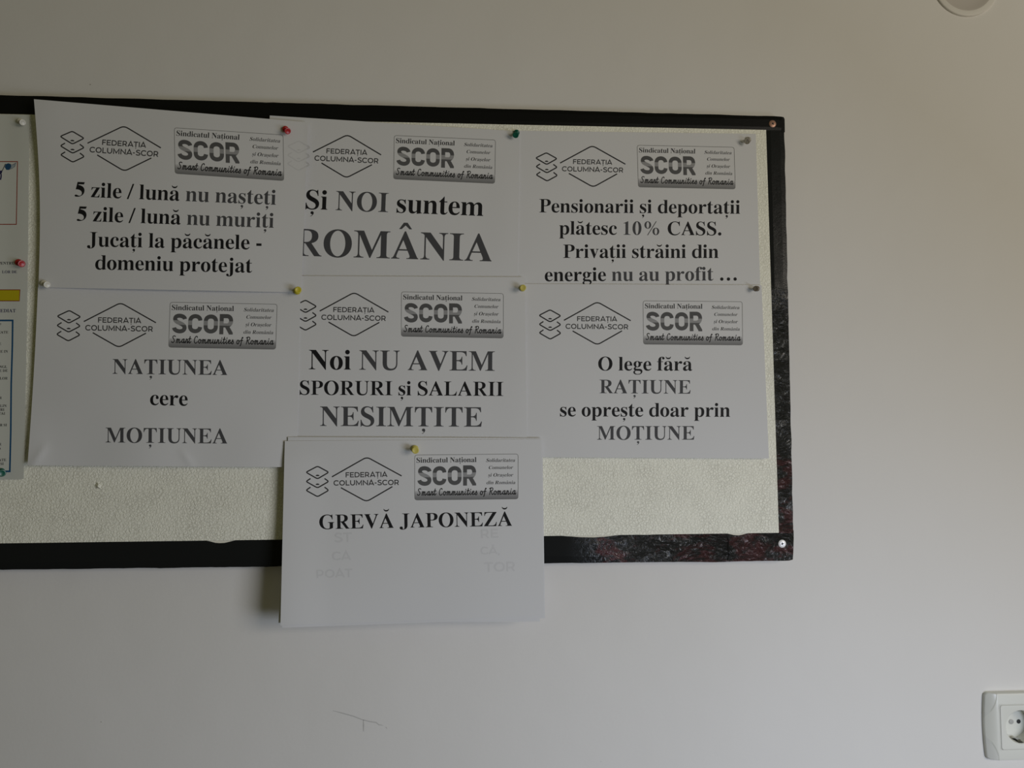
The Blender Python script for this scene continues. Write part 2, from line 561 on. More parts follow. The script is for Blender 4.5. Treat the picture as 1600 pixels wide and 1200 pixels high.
g('L', 667, "M 19 676 L 19 657 C 98 652 113 640 113 575 L 113 101 C 113 36 98 24 19 19 L 19 0 L 605 0 L 638 205 L 611 205 C 575 95 510 36 390 36 L 310 36 C 270 36 263 45 263 80 L 263 575 C 263 640 280 652 370 657 L 370 676 Z")
g('M', 944, "M 14 676 L 14 657 C 95 652 118 640 118 560 L 118 125 C 118 50 100 24 14 19 L 14 0 L 265 0 L 265 19 C 180 24 155 50 155 125 L 155 575 L 409 0 L 433 0 L 688 580 L 688 101 C 688 36 665 24 588 19 L 588 0 L 921 0 L 921 19 C 850 24 833 36 833 101 L 833 575 C 833 640 850 652 921 657 L 921 676 L 675 676 L 470 200 L 262 676 Z")
g('N', 722, "M 16 676 L 16 657 C 75 650 90 635 110 605 L 110 125 C 110 50 95 24 16 19 L 16 0 L 245 0 L 245 19 C 170 24 147 50 147 125 L 147 560 L 590 -18 L 610 -18 L 610 551 C 610 626 625 652 701 657 L 701 676 L 476 676 L 476 657 C 550 652 573 626 573 551 L 573 260 L 260 676 Z")
g('O', 778, [ell(389, 336, 354, 355, 36, 2.1), ell(389, 336, 190, 321, 32)])
g('P', 611, "M 16 676 L 16 657 C 95 652 110 640 110 575 L 110 101 C 110 36 95 24 16 19 L 16 0 L 380 0 L 380 19 C 280 24 260 36 260 101 L 260 318 L 330 318 C 510 318 600 390 600 500 C 600 615 510 676 330 676 Z M 260.5 640 L 310 640 C 400 640 438 600 438 498 C 438 395 400 352 310 352 L 260.5 352 Z")
g('R', 722, "M 26 676 L 26 657 C 105 652 120 640 120 575 L 120 101 C 120 36 105 24 26 19 L 26 0 L 390 0 L 390 19 C 290 24 270 36 270 101 L 270 318 L 300 318 L 530 0 L 715 0 L 715 19 C 680 22 665 30 635 70 L 455 325 C 570 350 625 415 625 500 C 625 620 530 676 350 676 Z M 270.5 640 L 330 640 C 420 640 462 600 462 500 C 462 400 410 352 320 352 L 270.5 352 Z")
g('S', 556, "M 465 692 L 442 692 C 436 668 428 655 408 655 C 380 655 340 692 255 692 C 125 692 45 610 45 500 C 45 405 95 345 225 285 C 340 232 390 205 390 135 C 390 70 340 20 262 20 C 160 20 95 90 62 223 L 37 223 L 37 -18 L 60 -18 C 66 8 78 18 98 18 C 130 18 180 -19 270 -19 C 415 -19 513 65 513 190 C 513 300 450 350 330 408 C 215 462 165 490 165 555 C 165 610 210 656 280 656 C 370 656 425 595 455 475 L 480 475 Z")
g('T', 667, "M 36 676 L 31 485 L 56 485 C 80 590 120 640 215 640 C 250 640 258 632 258 600 L 258 101 C 258 36 238 24 155 19 L 155 0 L 512 0 L 512 19 C 430 24 408 36 408 101 L 408 600 C 408 632 416 640 450 640 C 545 640 587 590 611 485 L 636 485 L 631 676 Z")
g('U', 722, "M 16 676 L 16 657 C 90 652 107 640 107 575 L 107 240 C 107 70 195 -19 365 -19 C 540 -19 620 65 620 225 L 620 551 C 620 626 640 652 701 657 L 701 676 L 480 676 L 480 657 C 555 652 577 626 577 551 L 577 240 C 577 110 520 45 410 45 C 305 45 257 105 257 230 L 257 575 C 257 640 275 652 356 657 L 356 676 Z")
g('V', 722, "M 16 676 L 16 657 C 50 652 62 640 80 600 L 350 -18 L 378 -18 L 610 560 C 635 625 655 650 701 657 L 701 676 L 476 676 L 476 657 C 540 652 565 640 565 605 C 565 590 560 570 548 540 L 425 225 L 270 585 C 250 635 255 652 317 657 L 317 676 Z")
g('Z', 667, "M 55 676 L 40 490 L 65 490 C 90 600 140 640 250 640 L 440 640 L 28 20 L 28 0 L 608 0 L 634 200 L 608 200 C 575 80 520 36 400 36 L 215 36 L 628 656 L 628 676 Z")
g('a', 500, "M 488 53 L 475 66 C 462 55 455 52 447 52 C 432 52 427 62 427 85 L 427 300 C 427 415 365 473 250 473 C 130 473 45 420 45 340 C 45 300 70 275 110 275 C 150 275 178 300 178 335 C 178 370 155 380 155 400 C 155 425 185 442 222 442 C 275 442 295 410 295 350 L 295 290 C 110 235 25 180 25 90 C 25 25 75 -14 145 -14 C 200 -14 245 8 297 60 C 305 10 335 -14 385 -14 C 430 -14 465 5 488 53 Z M 294 255 L 294 110 C 275 75 248 58 220 58 C 185 58 165 82 165 122 C 165 180 205 222 294 255 Z")
g('c', 444, "M 415 118 C 375 72 335 52 288 52 C 210 52 165 125 165 245 C 165 370 200 440 258 440 C 285 440 300 425 300 400 C 300 375 290 360 290 335 C 290 300 318 278 353 278 C 393 278 420 303 420 343 C 420 415 355 473 255 473 C 120 473 25 370 25 225 C 25 85 115 -14 245 -14 C 325 -14 385 20 430 100 Z")
g('d', 556, "M 300 676 L 300 655 C 350 650 362 640 362 595 L 362 425 C 335 458 300 473 255 473 C 120 473 25 370 25 222 C 25 80 105 -14 225 -14 C 285 -14 325 5 362 50 L 362 -14 L 370 -14 L 534 18 L 534 38 C 510 38 501 45 501 75 L 501 676 Z M 361.5 370 L 361.5 105 C 345 70 315 48 278 48 C 205 48 168 110 168 240 C 168 370 205 432 280 432 C 315 432 345 410 361.5 370 Z")
g('e', 444, "M 424 241 C 420 390 355 473 240 473 C 115 473 25 370 25 225 C 25 75 110 -14 240 -14 C 320 -14 380 20 426 102 L 408 116 C 370 75 330 55 285 55 C 200 55 165 125 163 241 Z M 163.5 275 L 300 275 C 300 395 285 440 237 440 C 190 440 165 390 163.5 275 Z")
g('f', 333, "M 14 461 L 14 427 L 78 427 L 78 92 C 78 36 65 24 16 19 L 16 0 L 290 0 L 290 19 C 230 24 217 36 217 92 L 217 427 L 310 427 L 310 461 L 217 461 L 217 560 C 217 625 225 660 255 660 C 275 660 275 645 268 620 C 262 575 290 553 325 553 C 360 553 389 580 389 615 C 389 660 340 691 265 691 C 145 691 78 620 78 500 L 78 461 Z")
g('g', 500, [ell(228, 316, 187, 157, 28, 2.1), ell(228, 316, 62, 130, 24)], "M 330 432 L 483 432 L 483 372 L 395 372 Z",
  "M 130 190 C 70 160 50 120 50 85 C 50 50 75 20 110 5 C 55 -15 28 -45 28 -85 C 28 -160 110 -206 240 -206 C 390 -206 483 -140 483 -40 C 483 40 425 85 320 85 L 200 87 C 165 88 145 97 145 115 C 145 135 160 150 190 168 Z M 150 -10 L 310 -15 C 370 -17 400 -35 400 -75 C 400 -130 345 -172 250 -172 C 165 -172 115 -140 115 -85 C 115 -50 125 -25 150 -10 Z")
g('i', 278, "M 16 461 L 16 441 C 58 436 66 425 66 375 L 66 92 C 66 36 55 24 16 19 L 16 0 L 255 0 L 255 19 C 215 24 205 36 205 92 L 205 461 Z", [ell(133, 608, 81, 81, 20)])
g('j', 333, "M 75 461 L 75 441 C 117 436 124 425 124 375 L 124 -60 C 124 -140 110 -172 80 -172 C 65 -172 62 -160 66 -135 C 68 -95 40 -70 5 -70 C -30 -70 -57 -92 -57 -127 C -57 -172 -5 -203 75 -203 C 195 -203 263 -140 263 -20 L 263 461 Z", [ell(188, 608, 81, 81, 20)])
g('l', 278, "M 16 676 L 16 656 C 58 651 66 640 66 590 L 66 92 C 66 36 55 24 16 19 L 16 0 L 255 0 L 255 19 C 215 24 205 36 205 92 L 205 676 Z")
g('m', 833, "M 16 461 L 16 441 C 58 436 66 425 66 375 L 66 92 C 66 36 58 24 16 19 L 16 0 L 252 0 L 252 19 C 213 24 205 36 205 92 L 205 345 C 230 385 255 403 285 403 C 330 403 347 375 347 305 L 347 92 C 347 36 338 24 302 19 L 302 0 L 530 0 L 530 19 C 494 24 486 36 486 92 L 486 345 C 511 385 540 403 567 403 C 612 403 628 375 628 305 L 628 92 C 628 36 620 24 584 19 L 584 0 L 814 0 L 814 19 C 777 24 767 36 767 92 L 767 320 C 767 415 720 473 635 473 C 575 473 530 450 478 385 C 455 445 415 473 352 473 C 292 473 250 448 199 388 L 199 461 Z")
g('n', 556, "M 21 461 L 21 441 C 60 436 66 425 66 375 L 66 92 C 66 36 58 24 21 19 L 21 0 L 245 0 L 245 19 C 213 24 205 36 205 92 L 205 345 C 230 385 255 403 285 403 C 330 403 348 375 348 305 L 348 92 C 348 36 340 24 308 19 L 308 0 L 539 0 L 539 19 C 497 24 487 36 487 92 L 487 320 C 487 415 440 473 355 473 C 295 473 250 450 199 388 L 199 461 Z")
g('o', 500, [ell(250, 229, 226, 244, 30, 2.1), ell(250, 229, 84, 212, 26)])
g('p', 556, "M 19 461 L 19 441 C 60 436 68 425 68 375 L 68 -113 C 68 -168 58 -180 19 -185 L 19 -205 L 275 -205 L 275 -185 C 220 -180 207 -168 207 -113 L 207 35 C 235 0 268 -14 310 -14 C 440 -14 524 90 524 240 C 524 385 450 473 335 473 C 280 473 240 450 201 402 L 201 461 Z M 207.5 350 L 207.5 90 C 225 55 250 35 285 35 C 345 35 378 95 378 225 C 378 350 350 408 290 408 C 258 408 232 390 207.5 350 Z")
g('r', 444, "M 29 461 L 29 441 C 66 436 74 425 74 375 L 74 92 C 74 36 66 24 29 19 L 29 0 L 290 0 L 290 19 C 225 24 213 36 213 92 L 213 240 C 213 320 245 370 290 370 C 315 370 325 340 365 340 C 405 340 434 368 434 406 C 434 447 405 473 362 473 C 300 473 260 440 207 352 L 207 461 Z")
g('s', 389, "M 340 473 L 322 473 C 315 457 308 453 295 453 C 272 453 245 473 185 473 C 95 473 30 415 30 330 C 30 265 65 225 160 175 C 235 135 262 115 262 75 C 262 42 235 17 190 17 C 120 17 70 65 48 157 L 27 157 L 27 -12 L 44 -12 C 50 0 58 6 70 6 C 95 6 130 -14 195 -14 C 290 -14 361 50 361 140 C 361 210 325 250 230 298 C 150 338 125 358 125 392 C 125 422 150 442 188 442 C 255 442 300 400 322 318 L 344 318 Z")
g('t', 333, "M 20 427 L 70 427 L 70 100 C 70 25 110 -12 190 -12 C 250 -12 300 20 332 85 L 315 97 C 290 62 270 50 250 50 C 220 50 209 65 209 110 L 209 427 L 310 427 L 310 461 L 209 461 L 209 630 L 190 630 C 140 560 90 510 20 450 Z")
g('u', 556, "M 16 461 L 16 441 C 58 436 66 425 66 375 L 66 140 C 66 45 115 -14 200 -14 C 260 -14 300 8 353 65 L 353 -10 L 359 -14 L 537 5 L 537 25 C 500 28 492 36 492 85 L 492 461 L 295 461 L 295 441 C 345 436 353 425 353 375 L 353 105 C 328 70 300 55 272 55 C 225 55 205 82 205 145 L 205 461 Z")
g('v', 500, "M 21 461 L 21 441 C 50 436 60 425 75 390 L 235 -14 L 265 -14 L 410 365 C 430 415 445 436 485 441 L 485 461 L 330 461 L 330 441 C 370 436 385 425 385 400 C 385 390 382 380 375 360 L 310 185 L 240 370 C 220 420 220 436 265 441 L 265 461 Z")
g('z', 444, "M 45 461 L 35 330 L 58 330 C 75 400 105 427 165 427 L 255 427 L 21 18 L 21 0 L 405 0 L 420 150 L 396 150 C 375 65 345 34 275 34 L 185 34 L 418 443 L 418 461 Z")
g('0', 500, [ell(250, 337, 226, 351, 32, 2.1), ell(250, 337, 84, 322, 28)])
g('1', 500, "M 65 585 L 65 565 C 100 580 115 580 130 580 C 160 580 168 560 168 520 L 168 100 C 168 36 150 24 70 19 L 70 0 L 430 0 L 430 19 C 340 24 307 36 307 100 L 307 688 L 295 688 Z")
g('5', 500, "M 470 676 L 135 676 L 62 330 C 200 350 352 290 352 165 C 352 90 300 45 235 45 C 170 45 140 90 90 90 C 50 90 22 70 22 40 C 22 8 60 -8 130 -8 C 320 -8 470 110 470 280 C 470 430 360 520 180 540 L 187 570 L 430 570 Z")
g('%', 1000, [ell(295, 500, 172, 190, 26), ell(295, 500, 70, 160, 22)], [ell(705, 178, 172, 190, 26), ell(705, 178, 70, 160, 22)], "M 260 -14 L 305 -14 L 745 692 L 700 692 Z")
g('/', 278, "M -20 -19 L 55 -19 L 298 691 L 223 691 Z")
g('-', 333, "M 44 171 L 287 171 L 287 287 L 44 287 Z")
g('.', 250, [ell(125, 71, 85, 85, 20)])
g('…', 1000, [ell(165, 71, 85, 85, 20)], [ell(498, 71, 85, 85, 20)], [ell(831, 71, 85, 85, 20)])
g(',', 250, "M 60 95 C 60 150 120 165 160 140 C 220 100 190 -90 40 -155 L 30 -135 C 90 -95 115 -50 112 5 C 80 10 60 40 60 95 Z")
g(' ', 250)


def comma_below(cx):
    return parse("M %d -122 C %d -70 %d -62 %d -82 C %d -110 %d -215 %d -258 L %d -240 C %d -222 %d -200 %d -178 C %d -178 %d -160 %d -122 Z" % (
        cx - 55, cx - 55, cx + 10, cx + 38, cx + 85, cx + 60, cx - 48, cx - 55, cx - 10, cx + 8, cx + 5, cx - 30, cx - 55, cx - 55))


def breve(cx, y):
    return parse("M %d %d C %d %d %d %d %d %d L %d %d C %d %d %d %d %d %d Z" % (
        cx - 135, y, cx - 125, y - 165, cx + 125, y - 165, cx + 135, y, cx + 108, y, cx + 85, y - 70, cx - 85, y - 70, cx - 108, y))


def comp(new, base, extra):
    SER[new] = (SER[base][0], SER[base][1] + [extra])


comp('ț', 't', comma_below(185)); comp('Ț', 'T', comma_below(335)); comp('ș', 's', comma_below(195)); comp('Ş', 'S', comma_below(275))
comp('ă', 'a', breve(240, 690)); comp('Ă', 'A', breve(350, 905))
comp('Â', 'A', parse("M 190 742 L 305 905 L 400 905 L 515 742 L 450 742 L 352 835 L 255 742 Z"))
comp('â', 'a', parse("M 100 535 L 205 690 L 275 690 L 380 535 L 320 535 L 240 620 L 160 535 Z"))


def stroke(pts, w, closed=False):
    """outline of a stroked polyline (mitred, butt ended)"""
    n = len(pts)
    L, R = [], []
    for i in range(n):
        a = pts[(i - 1) % n] if (closed or i > 0) else None
        b = pts[(i + 1) % n] if (closed or i < n - 1) else None
        p = Vector(pts[i])
        d1 = (p - Vector(a)).normalized() if a is not None else None
        d2 = (Vector(b) - p).normalized() if b is not None else None
        if d1 is None: d1 = d2
        if d2 is None: d2 = d1
        n1 = Vector((-d1.y, d1.x)); n2 = Vector((-d2.y, d2.x))
        m = (n1 + n2)
        if m.length < 1e-4: m = n1
        m.normalize()
        s = 1.0 / max(0.45, m.dot(n1))
        L.append(tuple(p + m * s * w / 2)); R.append(tuple(p - m * s * w / 2))
    if closed:
        if abs(shoelace(L)) > abs(shoelace(R)): return [L, R]
        return [R, L]
    return [L + R[::-1]]


def shoelace(P):
    return 0.5 * sum(P[i][0] * P[(i + 1) % len(P)][1] - P[(i + 1) % len(P)][0] * P[i][1] for i in range(len(P)))


def strokes(w, *paths):
    out = []
    for s in paths:
        closed = s.endswith('Z')
        for c in parse(s):
            if closed and len(c) > 2 and (Vector(c[0]) - Vector(c[-1])).length < 1e-3: c = c[:-1]
            out.append(stroke(c, w, closed))
    return out


SAN = {}
SW = 128


def s_(ch, adv, *paths, w=None): SAN[ch] = (adv, strokes(w or SW, *paths))


s_('F', 600, "M 125 0 L 125 700", "M 125 645 L 570 645", "M 125 345 L 520 345")
s_('E', 650, "M 125 0 L 125 700", "M 125 645 L 600 645", "M 125 352 L 550 352", "M 125 56 L 610 56")
s_('D', 790, "M 125 56 L 125 644 L 370 644 C 800 644 800 56 370 56 Z")
s_('R', 740, "M 125 0 L 125 700", "M 125 644 L 380 644 C 640 644 640 270 380 270 L 125 270", "M 400 275 L 600 0")
s_('A', 760, "M 50 0 L 380 690 L 710 0", "M 170 180 L 590 180")
s_('T', 640, "M 320 0 L 320 700", "M 20 644 L 620 644")
SAN['Ț'] = (640, SAN['T'][1] + [comma_below(320)])
SAN['Ă'] = (760, SAN['A'][1] + [breve(380, 900)])
s_('I', 270, "M 135 0 L 135 700")
s_('C', 760, "M 690 555 C 560 700 100 720 100 350 C 100 -20 560 0 690 145")
s_('O', 850, "M 425 652 C 855 652 855 48 425 48 C -5 48 -5 652 425 652 Z")
s_('L', 590, "M 125 700 L 125 56 L 570 56")
s_('U', 780, "M 120 700 L 120 320 C 120 -45 660 -45 660 320 L 660 700")
s_('M', 930, "M 125 0 L 125 640 L 465 130 L 805 640 L 805 0")
s_('N', 810, "M 125 0 L 125 620 L 685 80 L 685 700")
s_('S', 650, "M 560 575 C 450 690 130 690 130 520 C 130 320 575 400 575 190 C 575 10 200 0 70 130")
s_('-', 400, "M 70 290 L 330 290")
s_(',', 250, "M 140 80 L 90 -130")
s_('P', 700, "M 125 0 L 125 700", "M 125 644 L 370 644 C 640 644 640 240 370 240 L 125 240")
s_(' ', 260)

HVY = {}
SEG = 14
for ch, adv, ps in (('S', 520, ["M 440 500 C 430 630 95 670 92 505 C 92 350 435 370 435 200 C 430 20 80 50 65 200"]),
                    ('C', 530, ["M 445 460 C 440 660 90 660 90 450 L 90 250 C 90 40 440 40 445 240"]),
                    ('O', 540, ["M 90 450 C 90 660 450 660 450 450 L 450 250 C 450 40 90 40 90 250 Z"]),
                    ('R', 520, ["M 90 0 L 90 700", "M 90 630 L 280 630 C 470 630 470 310 280 310 L 90 310", "M 262 310 L 425 40 L 425 0"])):
    HVY[ch] = (adv, strokes(142, *ps))

SEG = 6


def soft_strokes(w, *paths):
    """pen strokes as overlapping quads and dots (safe for loops)"""
    out = []
    for sp in paths:
        for c in parse(sp):
            if sp.endswith('Z'): c = c + [c[0]]
            for a, b in zip(c, c[1:]):
                a, b = Vector(a), Vector(b)
                if (b - a).length < 1: continue
                d = (b - a).normalized(); n = Vector((-d.y, d.x)) * w / 2
                out.append([[tuple(a - n), tuple(b - n), tuple(b + n), tuple(a + n)]])
            for p in c:
                out.append([ell(p[0] + 0.37, p[1] + 0.21, w * 0.497, w * 0.497, 8)])
    return out


SCR = {}


def q_(ch, adv, *ps, w=98): SCR[ch] = (adv, soft_strokes(w, *ps))


q_('S', 480, "M 420 620 C 380 720 130 700 150 540 C 165 420 380 330 330 150 C 290 -20 60 -10 50 120", w=90)
q_('C', 500, "M 420 560 C 430 720 280 720 190 560 C 90 380 80 0 260 0 C 350 0 400 70 450 150", w=90)
q_('R', 560, "M 150 0 L 260 690", "M 120 600 C 220 720 520 740 500 560 C 480 420 330 370 250 360 C 330 330 380 40 440 10 C 480 -10 520 60 550 100", w=90)
q_('m', 560, "M 60 0 L 130 380", "M 90 260 C 170 420 260 400 240 260 L 210 0", "M 225 200 C 320 420 400 400 390 280 C 380 150 350 0 420 0 C 470 10 500 60 560 130")
q_('n', 420, "M 60 0 L 130 380", "M 90 220 C 180 420 280 400 260 260 C 240 130 210 0 290 0 C 340 10 370 60 420 130")
q_('a', 430, "M 320 380 C 180 420 60 250 80 110 C 100 -40 260 0 310 260 L 330 380 C 300 200 270 0 330 0 C 370 10 390 70 430 130")
q_('r', 330, "M 50 0 L 140 400 C 170 330 230 330 270 350 C 260 200 180 0 260 0 C 290 10 310 60 340 130")
q_('t', 300, "M 190 640 L 100 130 C 90 0 160 -20 200 30 C 240 80 270 110 300 140", "M 40 420 L 290 440")
q_('o', 380, "M 200 370 C 40 380 20 0 180 0 C 340 10 340 370 200 370 Z", "M 240 350 C 280 280 330 270 380 290")
q_('u', 440, "M 90 380 C 60 200 40 0 150 0 C 240 10 290 200 320 380 C 290 200 260 0 330 0 C 380 10 400 70 440 130")
q_('i', 240, "M 110 380 C 80 200 50 0 140 0 C 180 10 210 70 240 130", "M 150 500 L 165 580", w=80)
q_('e', 340, "M 80 180 C 180 180 290 260 260 340 C 230 420 70 350 70 180 C 70 0 220 -30 340 130")
q_('s', 330, "M 50 60 C 110 180 160 280 190 400 C 200 300 280 200 260 90 C 240 -20 130 -20 80 50")
q_('f', 330, "M 60 -180 C 160 -100 160 300 220 560 C 250 700 330 680 310 580", "M 60 330 L 310 350")
q_(' ', 230)

# straight (book) letters for the poster use the serif set too
CACHE = {}


def tri(font, ch):
    key = (id(font), ch)
    if key in CACHE: return CACHE[key]
    vs, edges, faces, hole, grp = [], [], [], [], []
    for gi, piece in enumerate(font[ch][1]):
        for ci, c in enumerate(piece):
            b = len(vs)
            cc = []
            for p in c:
                if not cc or (abs(p[0] - cc[-1][0]) + abs(p[1] - cc[-1][1])) > 0.5: cc.append(p)
            if len(cc) > 2 and abs(cc[0][0] - cc[-1][0]) + abs(cc[0][1] - cc[-1][1]) < 0.5: cc.pop()
            if shoelace(cc) < 0: cc = cc[::-1]
            vs += [Vector(p) for p in cc]
            faces.append(list(range(b, b + len(cc))))
            hole.append(ci > 0); grp.append(gi)
    if not vs:
        CACHE[key] = ([], []); return CACHE[key]
    V, E, Fc, ov, oe, of = delaunay_2d_cdt(vs, edges, faces, 0, 1e-4)
    out = []
    for f, o in zip(Fc, of):
        ok = False
        for gi in set(grp[k] for k in o):
            if any(grp[k] == gi and not hole[k] for k in o) and not any(grp[k] == gi and hole[k] for k in o): ok = True
        if ok: out.append(tuple(f))
    CACHE[key] = ([tuple(v) for v in V], out)
    return CACHE[key]


def layout(font, text, track=0.0):
    x, pos = 0.0, []
    for ch in text:
        pos.append(x); x += font[ch][0] + track
    return pos


def ink_bounds(font, text, pos, i):
    V, Fc = tri(font, text[i])
    xs = [v[0] for v in V]
    return pos[i] + min(xs), pos[i] + max(xs)


class Print:
    """collects flat print in photo coordinates, then lays it on the sheet's surface"""
    def __init__(self): self.v, self.f, self.c = [], [], []

    def add(self, V, Fc, fn, col):
        b = len(self.v)
        self.v += [fn(*p) for p in V]
        for f in Fc:
            self.f.append(tuple(b + k for k in f)); self.c.append(col)

    def text(self, font, text, p0, p1, col, i0=0, i1=-1, vs=1.0, shear=0.0, cols=None, track=0.0):
        """fit the ink of letters i0..i1 between p0 and p1 (baseline points, photo px)"""
        pos = layout(font, text, track)
        if i1 < 0: i1 = len(text) + i1
        a, _ = ink_bounds(font, text, pos, i0)
        _, b = ink_bounds(font, text, pos, i1)
        d = Vector(p1) - Vector(p0)
        s = d.length / (b - a)
        e = d.normalized(); n = Vector((e.y, -e.x)) * s * vs
        for k, ch in enumerate(text):
            V, Fc = tri(font, ch)
            cc = cols[k] if cols else col
            self.add(V, Fc, lambda x, y, k=k: tuple(Vector(p0) + e * s * (x + pos[k] - a + shear * y) + n * y), cc)

    def line(self, pts, w, col, closed=False, step=9.0):
        P = []
        m = len(pts) if closed else len(pts) - 1
        for i in range(m):
            a, b = Vector(pts[i]), Vector(pts[(i + 1) % len(pts)])
            k = max(1, int((b - a).length / step))
            for j in range(k): P.append(tuple(a.lerp(b, j / k)))
        if not closed: P.append(tuple(pts[-1]))
        o = stroke(P, w, closed)
        n = len(P)
        V = (o[0] + o[1]) if closed else o[0]
        for i in range(n if closed else n - 1):
            j = (i + 1) % n
            if closed: q = (V[i], V[j], V[n + j], V[n + i])
            else: q = (V[i], V[j], V[2 * n - 1 - j], V[2 * n - 1 - i])
            self.add(q, [(0, 1, 2, 3)], lambda x, y: (x, y), col)

    def poly(self, pts, col):
        self.add(pts, [tuple(range(len(pts)))], lambda x, y: (x, y), col)

    def build(self, name, sheet, lift, label=None):
        if not self.v: return None
        v = [at(x, y, lift(x, y) - 0.00007) for x, y in self.v]
        fs = []
        for f in self.f:
            a, b, c = v[f[0]], v[f[1]], v[f[2]]
            n = (b - a).cross(c - a)
            fs.append(f if n.y < 0 else f[::-1])
        o = meshobj(name, v, fs, M_ink, sheet, colors=self.c)
        if label: o['label'] = label
        return o


K = (0.012, 0.012, 0.013); GR = (0.075, 0.076, 0.080); LG = (0.14, 0.14, 0.14)


def colours(text, spans):
    c = [K] * len(text)
    for s in spans:
        i = text.index(s)
        for k in range(i, i + len(s)): c[k] = GR
    return c


# letterhead drawn once in its own units, fitted to each sheet by the points measured on it
LOC = {'L': (202, 271), 'T': (533, 190), 'B': (530, 428), 'TL': (793, 178), 'TR': (1355, 172), 'BL': (793, 423), 'BR': (1355, 416),
       'SR': (326, 271), 'ST': (265, 238)}


def solve3(A, b):
    M = Matrix(A); return M.inverted() @ Vector(b)


def affine(anchors):
    S = [[0] * 3 for _ in range(3)]; bx = [0] * 3; by = [0] * 3
    for k, (X, Y) in anchors.items():
        r = (LOC[k][0], LOC[k][1], 1.0)
        for i in range(3):
            for j in range(3): S[i][j] += r[i] * r[j]
            bx[i] += r[i] * X; by[i] += r[i] * Y
    cx, cy = solve3(S, bx), solve3(S, by)
    return lambda x, y: (cx[0] * x + cx[1] * y + cx[2], cy[0] * x + cy[1] * y + cy[2])


def rounded(pts, r):
    out = []
    n = len(pts)
    for i in range(n):
        p, a, b = Vector(pts[i]), Vector(pts[i - 1]), Vector(pts[(i + 1) % n])
        u = p + (a - p).normalized() * r; w = p + (b - p).normalized() * r
        for t in (0, .25, .5, .75, 1):
            out.append(tuple(u * (1 - t) ** 2 + p * 2 * t * (1 - t) + w * t * t))
    return out


def round_open(pts, r):
    out = [pts[0]]
    for i in range(1, len(pts) - 1):
        p, a, b = Vector(pts[i]), Vector(pts[i - 1]), Vector(pts[i + 1])
        u = p + (a - p).normalized() * r; w = p + (b - p).normalized() * r
        for t in (0, .25, .5, .75, 1):
            out.append(tuple(u * (1 - t) ** 2 + p * 2 * t * (1 - t) + w * t * t))
    return out + [pts[-1]]


def stack_mark(pr, T, col, w):
    m = lambda P: [T(*p) for p in P]
    pr.line(m(rounded([(202, 271), (265, 238), (326, 271), (265, 307)], 10)), w, col, True, 30)
    pr.line(m(round_open([(227, 305), (202, 321), (265, 356), (326, 321), (303, 305)], 10)), w, col, False, 30)
    pr.line(m(round_open([(227, 352), (202, 369), (265, 404), (326, 369), (303, 352)], 10)), w, col, False, 30)
    for y in (289, 337):
        pr.poly(m([(253, y + 1), (259, y - 4), (265, y - 5), (271, y - 4), (277, y + 1), (271, y + 3), (259, y + 3)]), col)


LK = (0.035, 0.034, 0.034)


